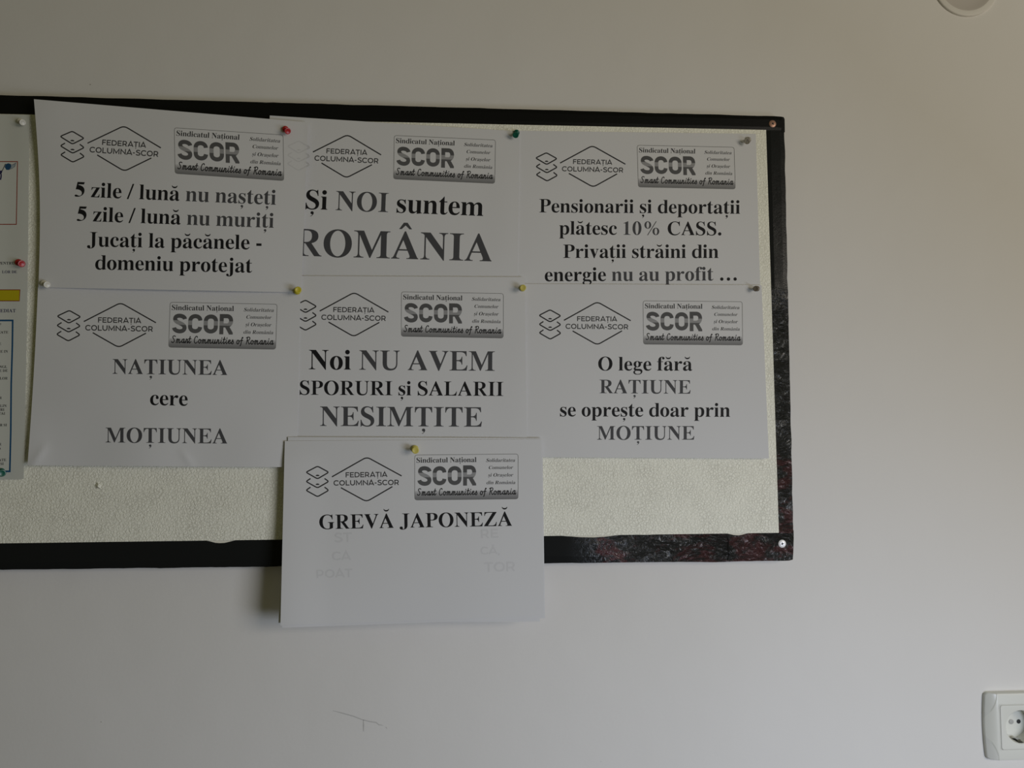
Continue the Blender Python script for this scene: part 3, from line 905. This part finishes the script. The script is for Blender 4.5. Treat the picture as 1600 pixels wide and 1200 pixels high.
def letterhead(sheet, lift, anchors):
    T = affine(anchors)
    m = lambda P: [T(*p) for p in P]
    pr = Print()
    stack_mark(pr, T, LK, 1.9)
    pr.line(m(round_open([(343, 296), (533, 188), (722, 291)], 22)), 1.9, LK, False, 12)
    pr.line(m(round_open([(392, 355), (531, 431), (672, 349)], 22)), 1.9, LK, False, 12)
    pr.text(SAN, 'FEDERAȚIA', T(418, 299), T(645, 296), (0.05, .05, .05))
    pr.text(SAN, 'COLUMNA-SCOR', T(352, 343.5), T(707, 340), (0.05, .05, .05))
    pr.build('rhombus_emblem', sheet, lift)
    pr = Print()
    box = rounded([(793, 177.5), (1355, 171.5), (1355, 416), (793, 422)], 14)
    pr.line(m(box), 0.75, (0.22, 0.22, 0.21), True, 14)
    # graded bar along the bottom
    lv = [(373, 0.56), (379, 0.47), (385, 0.40), (391, 0.34), (397, 0.30), (403, 0.27), (409, 0.24), (417, 0.19), (422, 0.15)]
    for (y0, g0), (y1, g1) in zip(lv, lv[1:]):
        N = 12
        ins0 = 14 - math.sqrt(max(0, 196 - max(0, y0 - 408) ** 2)); ins1 = 14 - math.sqrt(max(0, 196 - max(0, y1 - 408) ** 2))
        for k in range(N):
            a0 = lerp(793 + ins0, 1355 - ins0, k / N); a1 = lerp(793 + ins0, 1355 - ins0, (k + 1) / N)
            b0 = lerp(793 + ins1, 1355 - ins1, k / N); b1 = lerp(793 + ins1, 1355 - ins1, (k + 1) / N)
            sk = lambda x: -6.0 * (x - 793) / 562
            pr.poly(m([(a0, y0 + sk(a0)), (a1, y0 + sk(a1)), (b1, y1 + sk(b1)), (b0, y1 + sk(b0))]), (g0, g0, g0))
    pr.build('union_badge', sheet, lift)
    pr = Print()
    lift2 = lambda x, y: lift(x, y) - 0.00003
    pr.text(SER, 'Sindicatul Național', T(803, 219), T(1129, 215.5), (0.035, .035, .035))
    # big heavy letters, dark above, paler through the middle, dark below
    pos = layout(HVY, 'SCOR', 20)
    a, _ = ink_bounds(HVY, 'SCOR', pos, 0); _, b = ink_bounds(HVY, 'SCOR', pos, 3)
    sx = (1127 - 808) / (b - a)
    y1, y0 = 236.0, 346.0
    sy = (y0 - y1) / 700.0
    for k, ch in enumerate('SCOR'):
        V, Fc = tri(HVY, ch)
        bm = bmesh.new()
        bv = [bm.verts.new((v[0], v[1], 0)) for v in V]
        for f in Fc:
            try: bm.faces.new([bv[q] for q in f])
            except ValueError: pass
        for cut in (455, 300):
            bmesh.ops.bisect_plane(bm, geom=bm.verts[:] + bm.edges[:] + bm.faces[:], plane_co=(0, cut, 0), plane_no=(0, 1, 0))
        bm.verts.index_update()
        VV = [tuple(v.co)[:2] for v in bm.verts]
        for f in bm.faces:
            cy = sum(v.co.y for v in f.verts) / len(f.verts)
            gcol = 0.10 if cy > 455 else (0.33 if cy > 300 else 0.115)
            idx = [v.index for v in f.verts]
            pr.add([VV[q] for q in idx], [tuple(range(len(idx)))],
                   lambda x, y, k=k: T(808 + (x + pos[k] - a) * sx, y0 - y * sy - 3.0 * ((x + pos[k] - a) * sx / 319)), (gcol,) * 3)
        bm.free()
    for txt, x0, x1, yb, bold in (('Solidaritatea', 1181, 1341, 214, 0), ('Comunelor', 1194, 1329, 253, 0),
                                  ('și Orașelor', 1192, 1330, 294, 3), ('din România'.replace('â', 'â'), 1182, 1342, 335, 4)):
        cs = [LG] * len(txt); cs[bold] = LK
        pr.text(SER, txt, T(x0, yb + 1), T(x1 - 3, yb), LG, shear=0.22, cols=cs, vs=0.95)
    pr.text(SCR, 'Smart Communities of Romania', T(805, 397), T(1345, 391), (0.02, .02, .02), vs=1.08, shear=0.05)
    pr.build('badge_lettering', sheet, lift2)
    return T


# ------------------------------------------------------------------ paper sheets


def gauss(x, y, cx, cy, s): return math.exp(-((x - cx) ** 2 + (y - cy) ** 2) / (2 * s * s))


def page(sheet, quad, lift, m=None, nx=90, ny=64, bow=None, name='page'):
    TLq, TRq, BRq, BLq = [Vector(q) for q in quad]
    v, f = [], []
    for j in range(ny + 1):
        t = j / ny
        for i in range(nx + 1):
            s = i / nx
            p = TLq.lerp(TRq, s).lerp(BLq.lerp(BRq, s), t)
            if bow: p = p + Vector(bow(s, t))
            v.append(at(p.x, p.y, lift(p.x, p.y)))
    n = len(v)
    v += [p + Vector((0, 0.00012, 0)) for p in v]
    for j in range(ny):
        for i in range(nx):
            a = j * (nx + 1) + i
            f.append((a, a + nx + 1, a + nx + 2, a + 1))
            f.append((n + a, n + a + 1, n + a + nx + 2, n + a + nx + 1))
    for i in range(nx):
        f.append((i, i + 1, n + i + 1, n + i)); a = ny * (nx + 1) + i; f.append((a, n + a, n + a + 1, a + 1))
    for j in range(ny):
        a = j * (nx + 1); b = a + nx + 1; f.append((a, n + a, n + b, b)); a += nx; b += nx; f.append((a, b, n + b, n + a))
    return meshobj(name, v, f, m or M_paper, sheet, smooth=True)


def smooth01(t):
    t = max(0.0, min(1.0, t)); return t * t * (3 - 2 * t)


def mk_lift(base, terms, seed=0, amp=0.0006):
    def f(x, y):
        z = base + amp * noise.noise(Vector((x * 0.009, y * 0.011, seed * 7.3)))
        for t in terms: z += t(x, y)
        return YF - z
    return f


def sheet(label, quad, lift, anchors, lines, bow=None, group='letterhead protest sheets on the notice board'):
    cx = sum(q[0] for q in quad) / 4; cy = sum(q[1] for q in quad) / 4
    s = thing('paper_sheet', at(cx, cy, lift(cx, cy)), label, 'paper sheet', group)
    page(s, quad, lift, bow=bow)
    if anchors: letterhead(s, lift, anchors)
    for ln in lines:
        pr = Print()
        txt, p0, p1, spans = ln[:4]
        kw = ln[4] if len(ln) > 4 else {}
        pr.text(SER, txt, p0, p1, K, cols=colours(txt, spans), **kw)
        pr.build('text_line', s, lift)
    return s


A7 = {k: (420 + LOC[k][0] * .2875, 660 + LOC[k][1] * .2875) for k in ('L', 'T', 'B', 'TL', 'TR', 'BL', 'BR')}
A1 = {'L': (91.5, 212.3), 'T': (192.5, 195.6), 'B': (196.3, 268.1), 'TL': (274.4, 200.6), 'TR': (443.0, 212.3), 'BL': (274.8, 272.4), 'BR': (440.8, 280.1)}
A4 = {'L': (89.5, 493.7), 'T': (188.5, 473), 'B': (185.2, 542), 'TL': (265.5, 473.3), 'TR': (433.3, 475.3), 'BL': (263.3, 543.5), 'BR': (430.8, 545.4)}
A2 = {'T': (543, 210.6), 'B': (541, 276.9), 'TL': (615.3, 211.7), 'TR': (774.6, 219.1), 'BL': (614.2, 280.2), 'BR': (773.2, 286.5), 'SR': (484.7, 230.7)}
A5 = {'T': (553.3, 456.8), 'B': (552.5, 525), 'TL': (626.3, 456.8), 'TR': (787, 458.8), 'BL': (626.3, 526.3), 'BR': (786.8, 527.8), 'SR': (495, 479.3), 'ST': (478, 468.3)}
A3 = {'L': (836.8, 249), 'T': (925.6, 226), 'B': (926.8, 291.6), 'TL': (995.5, 226), 'TR': (1147.3, 231.8), 'BL': (997.5, 292.1), 'BR': (1148.7, 295)}
A6 = {'L': (843.6, 493), 'T': (932.4, 472), 'B': (932.9, 537.9), 'TL': (1004.3, 470.2), 'TR': (1160.2, 471.5), 'BL': (1004.3, 538.2), 'BR': (1161, 539.2)}

# back to front
l3 = mk_lift(0.0008, [lambda x, y: 0.0012 * smooth01((x - 900) / 250) * smooth01((y - 240) / 60) * smooth01((420 - y) / 100)], 3)
sheet('white sheet at top right with four lines about pensioners and 10% CASS',
      [(803, 204), (1181, 209), (1189, 486), (800, 480)], l3, A3,
      [('Pensionarii și deportații', (842.6, 331.8), (1156.5, 334), []),
       ('plătesc 10% CASS.', (873.9, 366.3), (1127.2, 367.7), ['10%']),
       ('Privații străini din', (880, 403), (1122.9, 403.2), []),
       ('energie nu au profit …', (851.2, 439.5), (1151.3, 438.2), ['nu au profit'])])

l2 = mk_lift(0.0022, [lambda x, y: 0.0010 * smooth01((x - 740) / 60) * smooth01((y - 230) / 40) * smooth01((440 - y) / 60)], 2)
sheet('white sheet at top centre reading "Și NOI suntem ROMÂNIA"',
      [(421.5, 180.5), (812, 205), (808, 482), (415, 470)], l2, A2,
      [('Şi NOI suntem', (524.3, 328.3), (755, 337.5), ['NOI'], dict(i0=3)),
       ('ROMÂNIA', (505, 400.8), (768, 408.5), ['ROMÂNIA'], dict(i0=1))])

l6 = mk_lift(0.0034, [lambda x, y: 0.0022 * smooth01((y - 560) / 150)], 6)
sheet('white sheet at bottom right reading "O lege fără RAȚIUNE"',
      [(812, 443.5), (1190, 445.5), (1201.5, 716.5), (810, 714)], l6, A6,
      [('O lege fără', (934.7, 578.8), (1081.7, 579.2), []),
       ('RAȚIUNE', (936.8, 614.4), (1079, 615.2), ['RAȚIUNE']),
       ('se oprește doar prin', (875, 650.5), (1141, 651.3), []),
       ('MOȚIUNE', (932.9, 687), (1085, 687), ['MOȚIUNE'])])

l5 = mk_lift(0.0058, [lambda x, y: 0.0008 * smooth01((x - 760) / 60) * smooth01((y - 480) / 60)], 5)
sheet('white sheet at centre reading "Noi NU AVEM SPORURI și SALARII"',
      [(430, 431), (820, 433), (823.5, 712), (424, 710)], l5, A5,
      [('Noi NU AVEM', (482.5, 577), (773, 579.5), ['NU AVEM']),
       ('SPORURI și SALARII', (468.3, 616.7), (786.5, 618.7), []),
       ('NESIMȚITE', (500, 665.5), (753, 666.8), ['NESIMȚITE'])])


def crease(x, y, ax, ay, bx, by, h, w):
    d = Vector((bx - ax, by - ay)); L = d.length; d /= L
    r = Vector((x - ax, y - ay)); t = r.dot(d); s = abs(r.x * d.y - r.y * d.x)
    if t < 0 or t > L: return 0.0
    return h * math.exp(-s / w) * math.sin(math.pi * t / L)


l4 = mk_lift(0.0068, [lambda x, y: 0.0040 * math.sin(math.pi * max(0.0, min(1.0, (x - 43) / 425))) * smooth01((y - 462) / 110) + 0.0012 * smooth01((90 - x) / 50) * smooth01((y - 600) / 120),
                      lambda x, y: crease(x, y, 45, 735, 75, 690, 0.0016, 5),
                      lambda x, y: crease(x, y, 280, 700, 306, 735, 0.0012, 4),
                      lambda x, y: 0.0009 * math.sin(x * 0.035) * smooth01((y - 600) / 120)], 4)
sheet('white sheet at bottom left reading "NAȚIUNEA cere MOȚIUNEA"',
      [(60, 432), (470, 436), (463.5, 730), (43, 727)], l4, A4,
      [('NAȚIUNEA', (175.8, 584), (355, 586), ['NAȚIUNEA']),
       ('cere', (234.3, 632.8), (293.2, 634), []),
       ('MOȚIUNEA', (164.8, 691.3), (355, 693), ['MOȚIUNEA'])],
      bow=lambda s, t: (1.5 * (1 - s) * math.sin(math.pi * t), 0))

l1 = mk_lift(0.0080, [lambda x, y: 0.0055 * gauss(x, y, 53, 155, 60),
                      lambda x, y: 0.0050 * math.sin(math.pi * max(0.0, min(1.0, (x - 55) / 420)))], 1)
s1 = sheet('white sheet at top left beginning "5 zile / lună", its corner over the black border',
           [(53, 155), (481.5, 191), (470.5, 457), (60, 449)], l1, A1,
           [('5 zile / lună nu nașteți', (116.5, 307), (431, 320), ['nu nașteți']),
            ('5 zile / lună nu muriți', (119.8, 345), (427.8, 356), ['nu muriți']),
            ('Jucați la păcănele -', (136, 385), (408.5, 390), []),
            ('domeniu protejat', (148.6, 421), (394, 426), [])],
           bow=lambda s, t: (5.5 * (1 - s) ** 3 * math.sin(math.pi * t), 0))
# faint marks of the sheet behind showing through
T2 = affine(A2)
pr = Print(); stack_mark(pr, T2, (0.64, 0.642, 0.64), 1.6)
pr.build('show_through_mark', s1, l1, 'faint mark of the sheet behind showing through')


# the stack pinned below: three sheets
def lstack(base, k):
    return mk_lift(base, [lambda x, y: k * 0.0045 * smooth01((y - 760) / 220), lambda x, y: k * 0.005 * gauss(x, y, 435, 985, 90),
                          lambda x, y: 0.002 * smooth01((520 - x) / 80) * smooth01((y - 690) / 40)], 7, 0.0004)


GS = 'stack of sheets pinned below the board centre'
lc = lstack(0.0084, 0.8)
sheet('hindmost sheet of the bottom stack, a sliver showing along its left edge',
      [(452, 685), (844, 686.5), (843.5, 971.5), (435, 973)], lc, None, [], group=GS)
lb = lstack(0.0094, 0.9)
sheet('middle sheet of the bottom stack, peeking out above and below the front one',
      [(450, 682.8), (847.5, 684.5), (851.5, 966), (441, 981)], lb, None, [], group=GS)
la = lstack(0.0104, 1.0)
s7 = sheet('front sheet of the bottom stack reading "GREVĂ JAPONEZĂ"',
           [(445, 689), (845.5, 686), (850.5, 962.5), (438.2, 977.5)], la, A7,
           [('GREVĂ JAPONEZĂ', (499, 826.8), (800, 821.6), [])], group=GS)
pr = Print()
GH = (0.655, 0.657, 0.655)
for txt, p0, p1 in (('ST', (522.6, 847.5), (550, 846.8)), ('RE', (752, 841), (779, 840)), ('CA', (519, 875.6), (549, 874.8)),
                    ('CĂ,', (751, 866.5), (781, 865.5)), ('POAT', (495, 903.5), (551, 901.5)), ('TOR', (757, 894), (805, 892.5))):
    pr = Print()
    pr.text(SAN, txt, p0, p1, GH, vs=0.95)
    pr.build('show_through_word', s7, la, 'faint capitals of the sheet behind showing through')

# ------------------------------------------------------------------ laminated poster on the left
lp = mk_lift(0.0018, [lambda x, y: 0.0016 * smooth01((x - 5) / 40)], 9, 0.0003)
ps = thing('safety_poster', at(-100, 470, YF), 'laminated poster with blue frame and yellow heading cut off by the left picture edge', 'poster')
page(ps, [(-330, 172), (46, 179.5), (37, 748.5), (-330, 756)], lp, M_lam, nx=40, ny=60, bow=lambda s, t: (1.2 * s * math.sin(math.pi * t), 0))
pr = Print()
RD = (0.30, 0.045, 0.02); BL = (0.012, 0.085, 0.20); NV = (0.03, 0.03, 0.10)
pr.line([(-310, 252.5), (27.3, 252.5), (25.5, 350.5), (-310, 350.5)], 1.3, RD, True, 20)
pr.line([(-310, 500.7), (19.8, 500.7), (19.3, 540), (17.5, 600), (16.8, 675), (15.3, 736.5), (-310, 736.5)], 2.6, BL, True, 20)
pr.poly([(-230, 453.5), (30.5, 453.5), (30, 469.5), (-230, 469.5)], (0.50, 0.42, 0.01))
pr.line([(-230, 453), (31, 453), (30, 470), (-230, 470)], 1.5, RD, True, 20)
# blue and white winged ornament at the end of a rod
pr.poly([(7.3, 261), (9, 256.5), (13, 255), (17, 256.5), (17.5, 261), (14.5, 265.5), (10, 265.5)], (0.02, 0.08, 0.17))
pr.poly([(17.2, 257.5), (21, 257), (24.5, 254.5), (23.5, 259), (20, 263), (15.5, 264), (17.5, 261)], (0.36, 0.42, 0.45))
pr.line([(17.5, 257.5), (21, 257), (24.8, 254.5), (23, 260), (19.5, 263), (15.5, 264.3)], 0.8, NV, False, 9)
pr.line([(8.5, 256), (3.5, 267), (0, 272)], 1.1, (0.03, 0.04, 0.05), False, 9)
pr.poly([(-1, 267), (2.5, 266), (3.5, 269), (2, 272), (-1, 272)], NV)
pr.line([(1.8, 272), (1.6, 277), (0.6, 281)], 2.2, NV, False, 9)
pr.build('printed_frames', ps, lp, 'red, blue and yellow printed frames')
pr = Print()
lp2 = lambda x, y: lp(x, y) - 0.00008


def rtext(txt, xr, y, capw, col):
    """text ending at xr"""
    pos = layout(SER, txt)
    a, _ = ink_bounds(SER, txt, pos, 0); _, b = ink_bounds(SER, txt, pos, len(txt) - 1)
    w = (b - a) * capw / 676.0
    pr = Print()
    pr.text(SER, txt, (xr - w, y + .1), (xr, y), col)
    pr.build('text_line', ps, lp2)


rtext('ARDIERE PENTRU', 22.5, 413.3, 4.2, (0.02, 0.02, 0.02))
rtext('LOR DE', 26.5, 426.8, 4.2, NV)
rtext('INCENDIULUI ER', 10.4, 466.8, 7.5, (0.16, 0.02, 0.02))
rtext('IMEDIAT', 24.5, 488.0, 5.2, NV)
for txt, xr, y in (('P', 1.8, 509), ('EATE', 12.8, 521), ('E', 1.8, 539), ('E IN', 12.2, 551), ('UNGI,', 10.8, 575),
                   ('E DE', 12.0, 581), ('ALOR', 12.0, 593), ('R', 2.8, 623.5), ('ALIN', 10.2, 636), ('URI', 6.8, 642),
                   ('TAI', 8.0, 648), ('OR SI', 10.8, 666), ('R', 2.2, 696.0), ('A', 1.4, 702), ('ATE', 9.6, 720.5), ('SI', 5.8, 726.5)):
    if y: rtext(txt, xr, y, 3.9, (0.02, 0.02, 0.02))

# ------------------------------------------------------------------ push pins
PIN_PROF = [(0.0, 0.0), (2.6, 0.0), (3.25, 0.25), (3.3, 0.8), (2.9, 1.3), (1.9, 1.7), (1.65, 2.6), (1.7, 5.0), (2.0, 7.0),
            (2.7, 7.8), (3.2, 8.2), (3.3, 8.9), (3.1, 9.4), (2.5, 9.6), (2.1, 9.45), (0.0, 9.4)]


def push_pin(px, py, depth, tx, ty, m, label, dx=0, dy=0, s=1.0):
    s *= 1.1
    """base flange at the photo point; (tx, ty) leans the head, right and down, as slope"""
    base = at(px, py, depth)
    p = thing('push_pin', base, label, 'push pin', 'push pins on the notice board')
    ax = Vector((tx, -1.0, -ty)).normalized()
    e1 = ax.cross(Vector((0, 0, 1))).normalized(); e2 = ax.cross(e1)
    N = 24
    v, f = [], []
    for r, h in PIN_PROF:
        for k in range(N):
            a = 2 * math.pi * k / N
            v.append(base + ax * (h * s + 0.15) * 0.001 + (e1 * math.cos(a) + e2 * math.sin(a)) * r * s * 0.001)
    for q in range(len(PIN_PROF) - 1):
        for k in range(N):
            f.append((q * N + k, q * N + (k + 1) % N, (q + 1) * N + (k + 1) % N, (q + 1) * N + k))
    o = meshobj('handle', v, f, m, p, smooth=True)
    bm = bmesh.new(); bm.from_mesh(o.data); bmesh.ops.remove_doubles(bm, verts=bm.verts, dist=1e-6); bmesh.ops.recalc_face_normals(bm, faces=bm.faces); bm.to_mesh(o.data); bm.free()
    v, f = [], []
    for h, r in ((0.4, 0.5), (-7.5, 0.45), (-9.5, 0.03)):
        for k in range(8):
            a = 2 * math.pi * k / 8
            v.append(base + ax * h * 0.001 + (e1 * math.cos(a) + e2 * math.sin(a)) * r * 0.001)
    for q in range(2):
        for k in range(8): f.append((q * 8 + k, q * 8 + (k + 1) % 8, (q + 1) * 8 + (k + 1) % 8, (q + 1) * 8 + k))
    meshobj('needle', v, f, M_steel, p, smooth=True)
    return p


push_pin(445.6, 201.5, l1(446, 202) - 0.0003, 0.62, 0.72, M_red, 'red push pin at the top right corner of the "5 zile / lună" sheet')
push_pin(807.2, 207, l2(807, 207) - 0.0003, -0.22, 0.80, M_green, 'green push pin at the top between "ROMÂNIA" and pensioners sheets')
push_pin(1169, 218.5, l3(1169, 218) - 0.0003, -0.53, 0.60, M_clear, 'clear push pin in the top right corner of the pensioners sheet')
push_pin(1183, 451, l6(1180, 452) - 0.0003, -0.62, 0.20, M_smoke, 'brownish see-through push pin at the top right corner of the "O lege fără" sheet', s=0.9)
push_pin(68.5, 442.5, l1(70, 446) - 0.0008, 1.05, 0.43, M_whtpin, 'white push pin on the left edge where two sheets meet')
push_pin(464.5, 455, l1(464, 455) - 0.0003, 0.30, 0.05, M_yel, 'bright yellow push pin where four sheets meet, left of centre', s=1.08)
push_pin(816.5, 450.5, l5(816, 451) - 0.0003, -0.02, 0.12, M_yel2, 'yellow push pin left of the "O lege fără" sheet, under the green pin')
push_pin(648.3, 701, la(648, 701) - 0.0003, 0.12, 0.14, M_yel2, 'pale yellow push pin at the top of the "GREVĂ JAPONEZĂ" stack', s=1.12)
push_pin(28.8, 410, lp(29, 410) - 0.0003, 1.05, 0.42, M_red, 'red push pin on the right edge of the laminated poster', s=1.05)
push_pin(1.8, 737, lp(3, 737) - 0.0003, 0.65, 0.12, M_green, 'green push pin at the bottom of the laminated poster', s=1.1)
push_pin(31.5, 189.5, lp(31, 188) - 0.0003, 1.00, 0.60, M_whtpin, 'white push pin at the top right corner of the laminated poster', s=0.95)

# ------------------------------------------------------------------ round cap on the wall, top right
def lathe(prof, c, N=64):
    v, f = [], []
    for r, h in prof:
        for k in range(N):
            a = 2 * math.pi * k / N
            v.append(c + Vector((math.cos(a) * r, -h, math.sin(a) * r)))
    for q in range(len(prof) - 1):
        for k in range(N):
            f.append((q * N + k, (q + 1) * N + k, (q + 1) * N + (k + 1) % N, q * N + (k + 1) % N))
    return v, f


cc = at(1507.5, -25, 0.0)
R = 0.0436
rc = thing('junction_box_cover', cc, 'round off-white plastic cover on the wall, cut off by the top edge', 'wall cover')
v, f = lathe([(R, 0.0), (R, 0.0012), (R - .0004, 0.0021), (R - .0016, 0.0026), (0.0366, 0.0027)], cc)
meshobj('rim', v, f, M_cap, rc, smooth=True)
v, f = lathe([(0.0366, 0.0027), (0.0350, 0.0025), (0.0320, 0.0016), (0.027, 0.0007), (0.020, 0.0002), (0.0, 0.0002)], cc)
meshobj('dished_centre', v, f, M_capd, rc, smooth=True)

# ------------------------------------------------------------------ wall socket, bottom right
sc = at(1586.5, 1131.0, 0.0)
so = thing('wall_socket', sc, 'off-white earthed wall socket at the bottom right, cut off by the picture edge', 'wall socket')
HW, HH = 0.0395, 0.0390
INS = 0.0262


def fr_x(s, t): return s * (HW + 0.0022 * (1 - t * t))


def fr_h(x, z, t):
    ax = abs(x)
    h = 0.0098 - 0.0014 * (abs(z) / HH) ** 6
    e = (ax - 0.0280) / (HW + 0.002 - 0.0280)
    if e > 0: h -= 0.0064 * min(1.0, e) ** 1.5
    # arcs that bound the wings, pressed into the plastic and dying out half way
    u = min(1.0, abs(t))
    xa = 0.0287 + 0.0092 * (max(0.0, 1 - u) / 0.62) ** 1.7
    amp = smooth01((u - 0.36) / 0.2)
    d = ax - xa
    h -= 0.0005 * amp * math.exp(-(d / 0.00055) ** 2)
    h -= 0.0005 * amp * smooth01(d / 0.001)
    return h, d > 0 and ax > 0.028


def socket_frame():
    nx, nz = 210, 120
    vm, fm, vw, fw = [], [], [], []
    grid = {}
    V = []
    for j in range(nz + 1):
        t = -1 + 2 * j / nz
        for i in range(nx + 1):
            s = -1 + 2 * i / nx
            x = fr_x(s, t); z = t * HH
            # round the corners
            cr = 0.004
            ex = abs(x) - (fr_x(1, t) - cr); ez = abs(z) - (HH - cr)
            if ex > 0 and ez > 0:
                k = max(ex, ez) / math.hypot(ex, ez)
                x = math.copysign(fr_x(1, t) - cr + ex * k, x); z = math.copysign(HH - cr + ez * k, z)
            h, wing = fr_h(x, z, t)
            ed = min(1 - abs(s), (1 - abs(t)))
            h -= 0.0009 * max(0, 1 - ed / 0.022) ** 2
            V.append((x, h, z)); grid[(i, j)] = wing
    def idx(i, j): return j * (nx + 1) + i
    Fm, Fw = [], []
    for j in range(nz):
        for i in range(nx):
            q = (idx(i, j), idx(i + 1, j), idx(i + 1, j + 1), idx(i, j + 1))
            cx = sum(V[k][0] for k in q) / 4; cz = sum(V[k][2] for k in q) / 4
            if abs(cx) < INS and abs(cz) < INS: continue
            (Fw if grid[(i, j)] and grid[(i + 1, j + 1)] else Fm).append(q)
    # side walls to the plaster
    n = len(V)
    base = {}
    def b(k):
        if k not in base:
            base[k] = n + len(base); V.append((V[k][0], 0.0, V[k][2]))
        return base[k]
    for i in range(nx):
        for j in (0, nz):
            a, c = idx(i, j), idx(i + 1, j); Fm.append((a, c, b(c), b(a)))
    side = []
    for j in range(nz):
        for i in (0, nx):
            a, c = idx(i, j), idx(i, j + 1); side.append((a, c, b(c), b(a)))
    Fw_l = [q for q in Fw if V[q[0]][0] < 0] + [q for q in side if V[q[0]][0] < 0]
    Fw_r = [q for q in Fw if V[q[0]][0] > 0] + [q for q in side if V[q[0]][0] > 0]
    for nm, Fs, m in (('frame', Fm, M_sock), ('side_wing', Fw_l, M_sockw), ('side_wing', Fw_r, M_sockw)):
        used = sorted(set(k for q in Fs for k in q)); mp = {k: i for i, k in enumerate(used)}
        vv = [sc + Vector((V[k][0], -V[k][1], V[k][2])) for k in used]
        o = meshobj(nm, vv, [tuple(mp[k] for k in q) for q in Fs], m, so, smooth=True)
        bm = bmesh.new(); bm.from_mesh(o.data)
        for e in bm.edges:
            if len(e.link_faces) == 2 and e.calc_face_angle(0) > 0.7: e.smooth = False
        bmesh.ops.recalc_face_normals(bm, faces=bm.faces); bm.to_mesh(o.data); bm.free()


socket_frame()
# central insert: square plate with the round well
N = 320
IN = 0.0259
v, f = [], []
rings = []


def sqpt(a, h, r=0.0030, s=IN):
    c, q = math.cos(a), math.sin(a)
    k = 1 / max(abs(c), abs(q))
    x, z = c * k * s, q * k * s
    ex, ez = abs(x) - (s - r), abs(z) - (s - r)
    if ex > 0 and ez > 0:
        d = math.hypot(ex, ez); x = math.copysign(s - r + ex / d * r, x); z = math.copysign(s - r + ez / d * r, z)
    return sc + Vector((x, -h, z))


WR = 0.0190
spec = [('s', IN, 0.004), ('s', IN, 0.0098), ('s', IN - 0.0006, 0.0104), ('c', WR + 0.0022, 0.0106), ('c', WR + 0.0008, 0.0103), ('c', WR, 0.0094),
        ('c', WR - 0.0004, -0.0072), ('c', 0.0, -0.0072)]
for kind, r, h in spec:
    for k in range(N):
        a = 2 * math.pi * k / N
        if kind == 's': v.append(sqpt(a, h, s=r))
        else: v.append(sc + Vector((math.cos(a) * r, -h, math.sin(a) * r)))
for q in range(len(spec) - 1):
    for k in range(N):
        f.append((q * N + k, (q + 1) * N + k, (q + 1) * N + (k + 1) % N, q * N + (k + 1) % N))
o = meshobj('insert', v, f, M_sock, so, smooth=True)
bm = bmesh.new(); bm.from_mesh(o.data)
bmesh.ops.remove_doubles(bm, verts=bm.verts, dist=1e-6)
for e in bm.edges:
    if len(e.link_faces) == 2 and e.calc_face_angle(0) > 0.6: e.smooth = False
bmesh.ops.recalc_face_normals(bm, faces=bm.faces); bm.to_mesh(o.data); bm.free()
insert = o
# the dark gap round the insert and the lip of the frame beyond it
for nm, h, m, s0, s1 in (('gap', 0.0090, M_dark, IN - 0.0005, IN + 0.00025), ('lip', 0.00993, M_sock, IN + 0.00025, INS + 0.0009)):
    v = []
    for s in (s0, s1):
        for k in range(N): v.append(sqpt(2 * math.pi * k / N, h, s=s))
    meshobj(nm, v, [(k, (k + 1) % N, N + (k + 1) % N, N + k) for k in range(N)], m, so)
for dx in (-0.0095, 0.0095):
    c = sc + Vector((dx, 0.0072, 0))
    v = [c + Vector((math.cos(2 * math.pi * k / 20) * .0026, -0.00015, math.sin(2 * math.pi * k / 20) * .0026)) for k in range(20)]
    meshobj('contact_hole', v, [tuple(range(20))], M_dark, insert)
c = sc + Vector((0, 0.0072, 0))
v, f = lathe([(0.0029, 0.0), (0.0029, 0.0006), (0.0022, 0.0009), (0.0, 0.0009)], c, 20)
o = meshobj('centre_screw', v, f, M_scr, insert, smooth=True)
for sgn in (1, -1):
    b0 = sc + Vector((0, 0, sgn * (WR - 0.0004)))
    pr_ = [(-0.0105, 0.0), (-0.0085, 0.0018), (-0.003, 0.0024), (0.002, 0.0012), (0.0035, 0.0)]
    v, f = [], []
    for i, (yy, zz) in enumerate(pr_):
        for xx in (-0.0021, 0.0021): v.append(b0 + Vector((xx, yy + 0.004, -sgn * (zz + 0.0002))))
        if i: f.append((2 * i - 2, 2 * i - 1, 2 * i + 1, 2 * i))
    meshobj('earth_clip', v, f, M_steel, so)
    v = [b0 + Vector((xx, yy, -sgn * 0.0001)) for xx, yy in ((-0.0032, -0.0085), (0.0032, -0.0085), (0.0032, 0.004), (-0.0032, 0.004))]
    meshobj('clip_slot', v, [(0, 1, 2, 3)], M_dark, so)

bpy.context.view_layer.update()
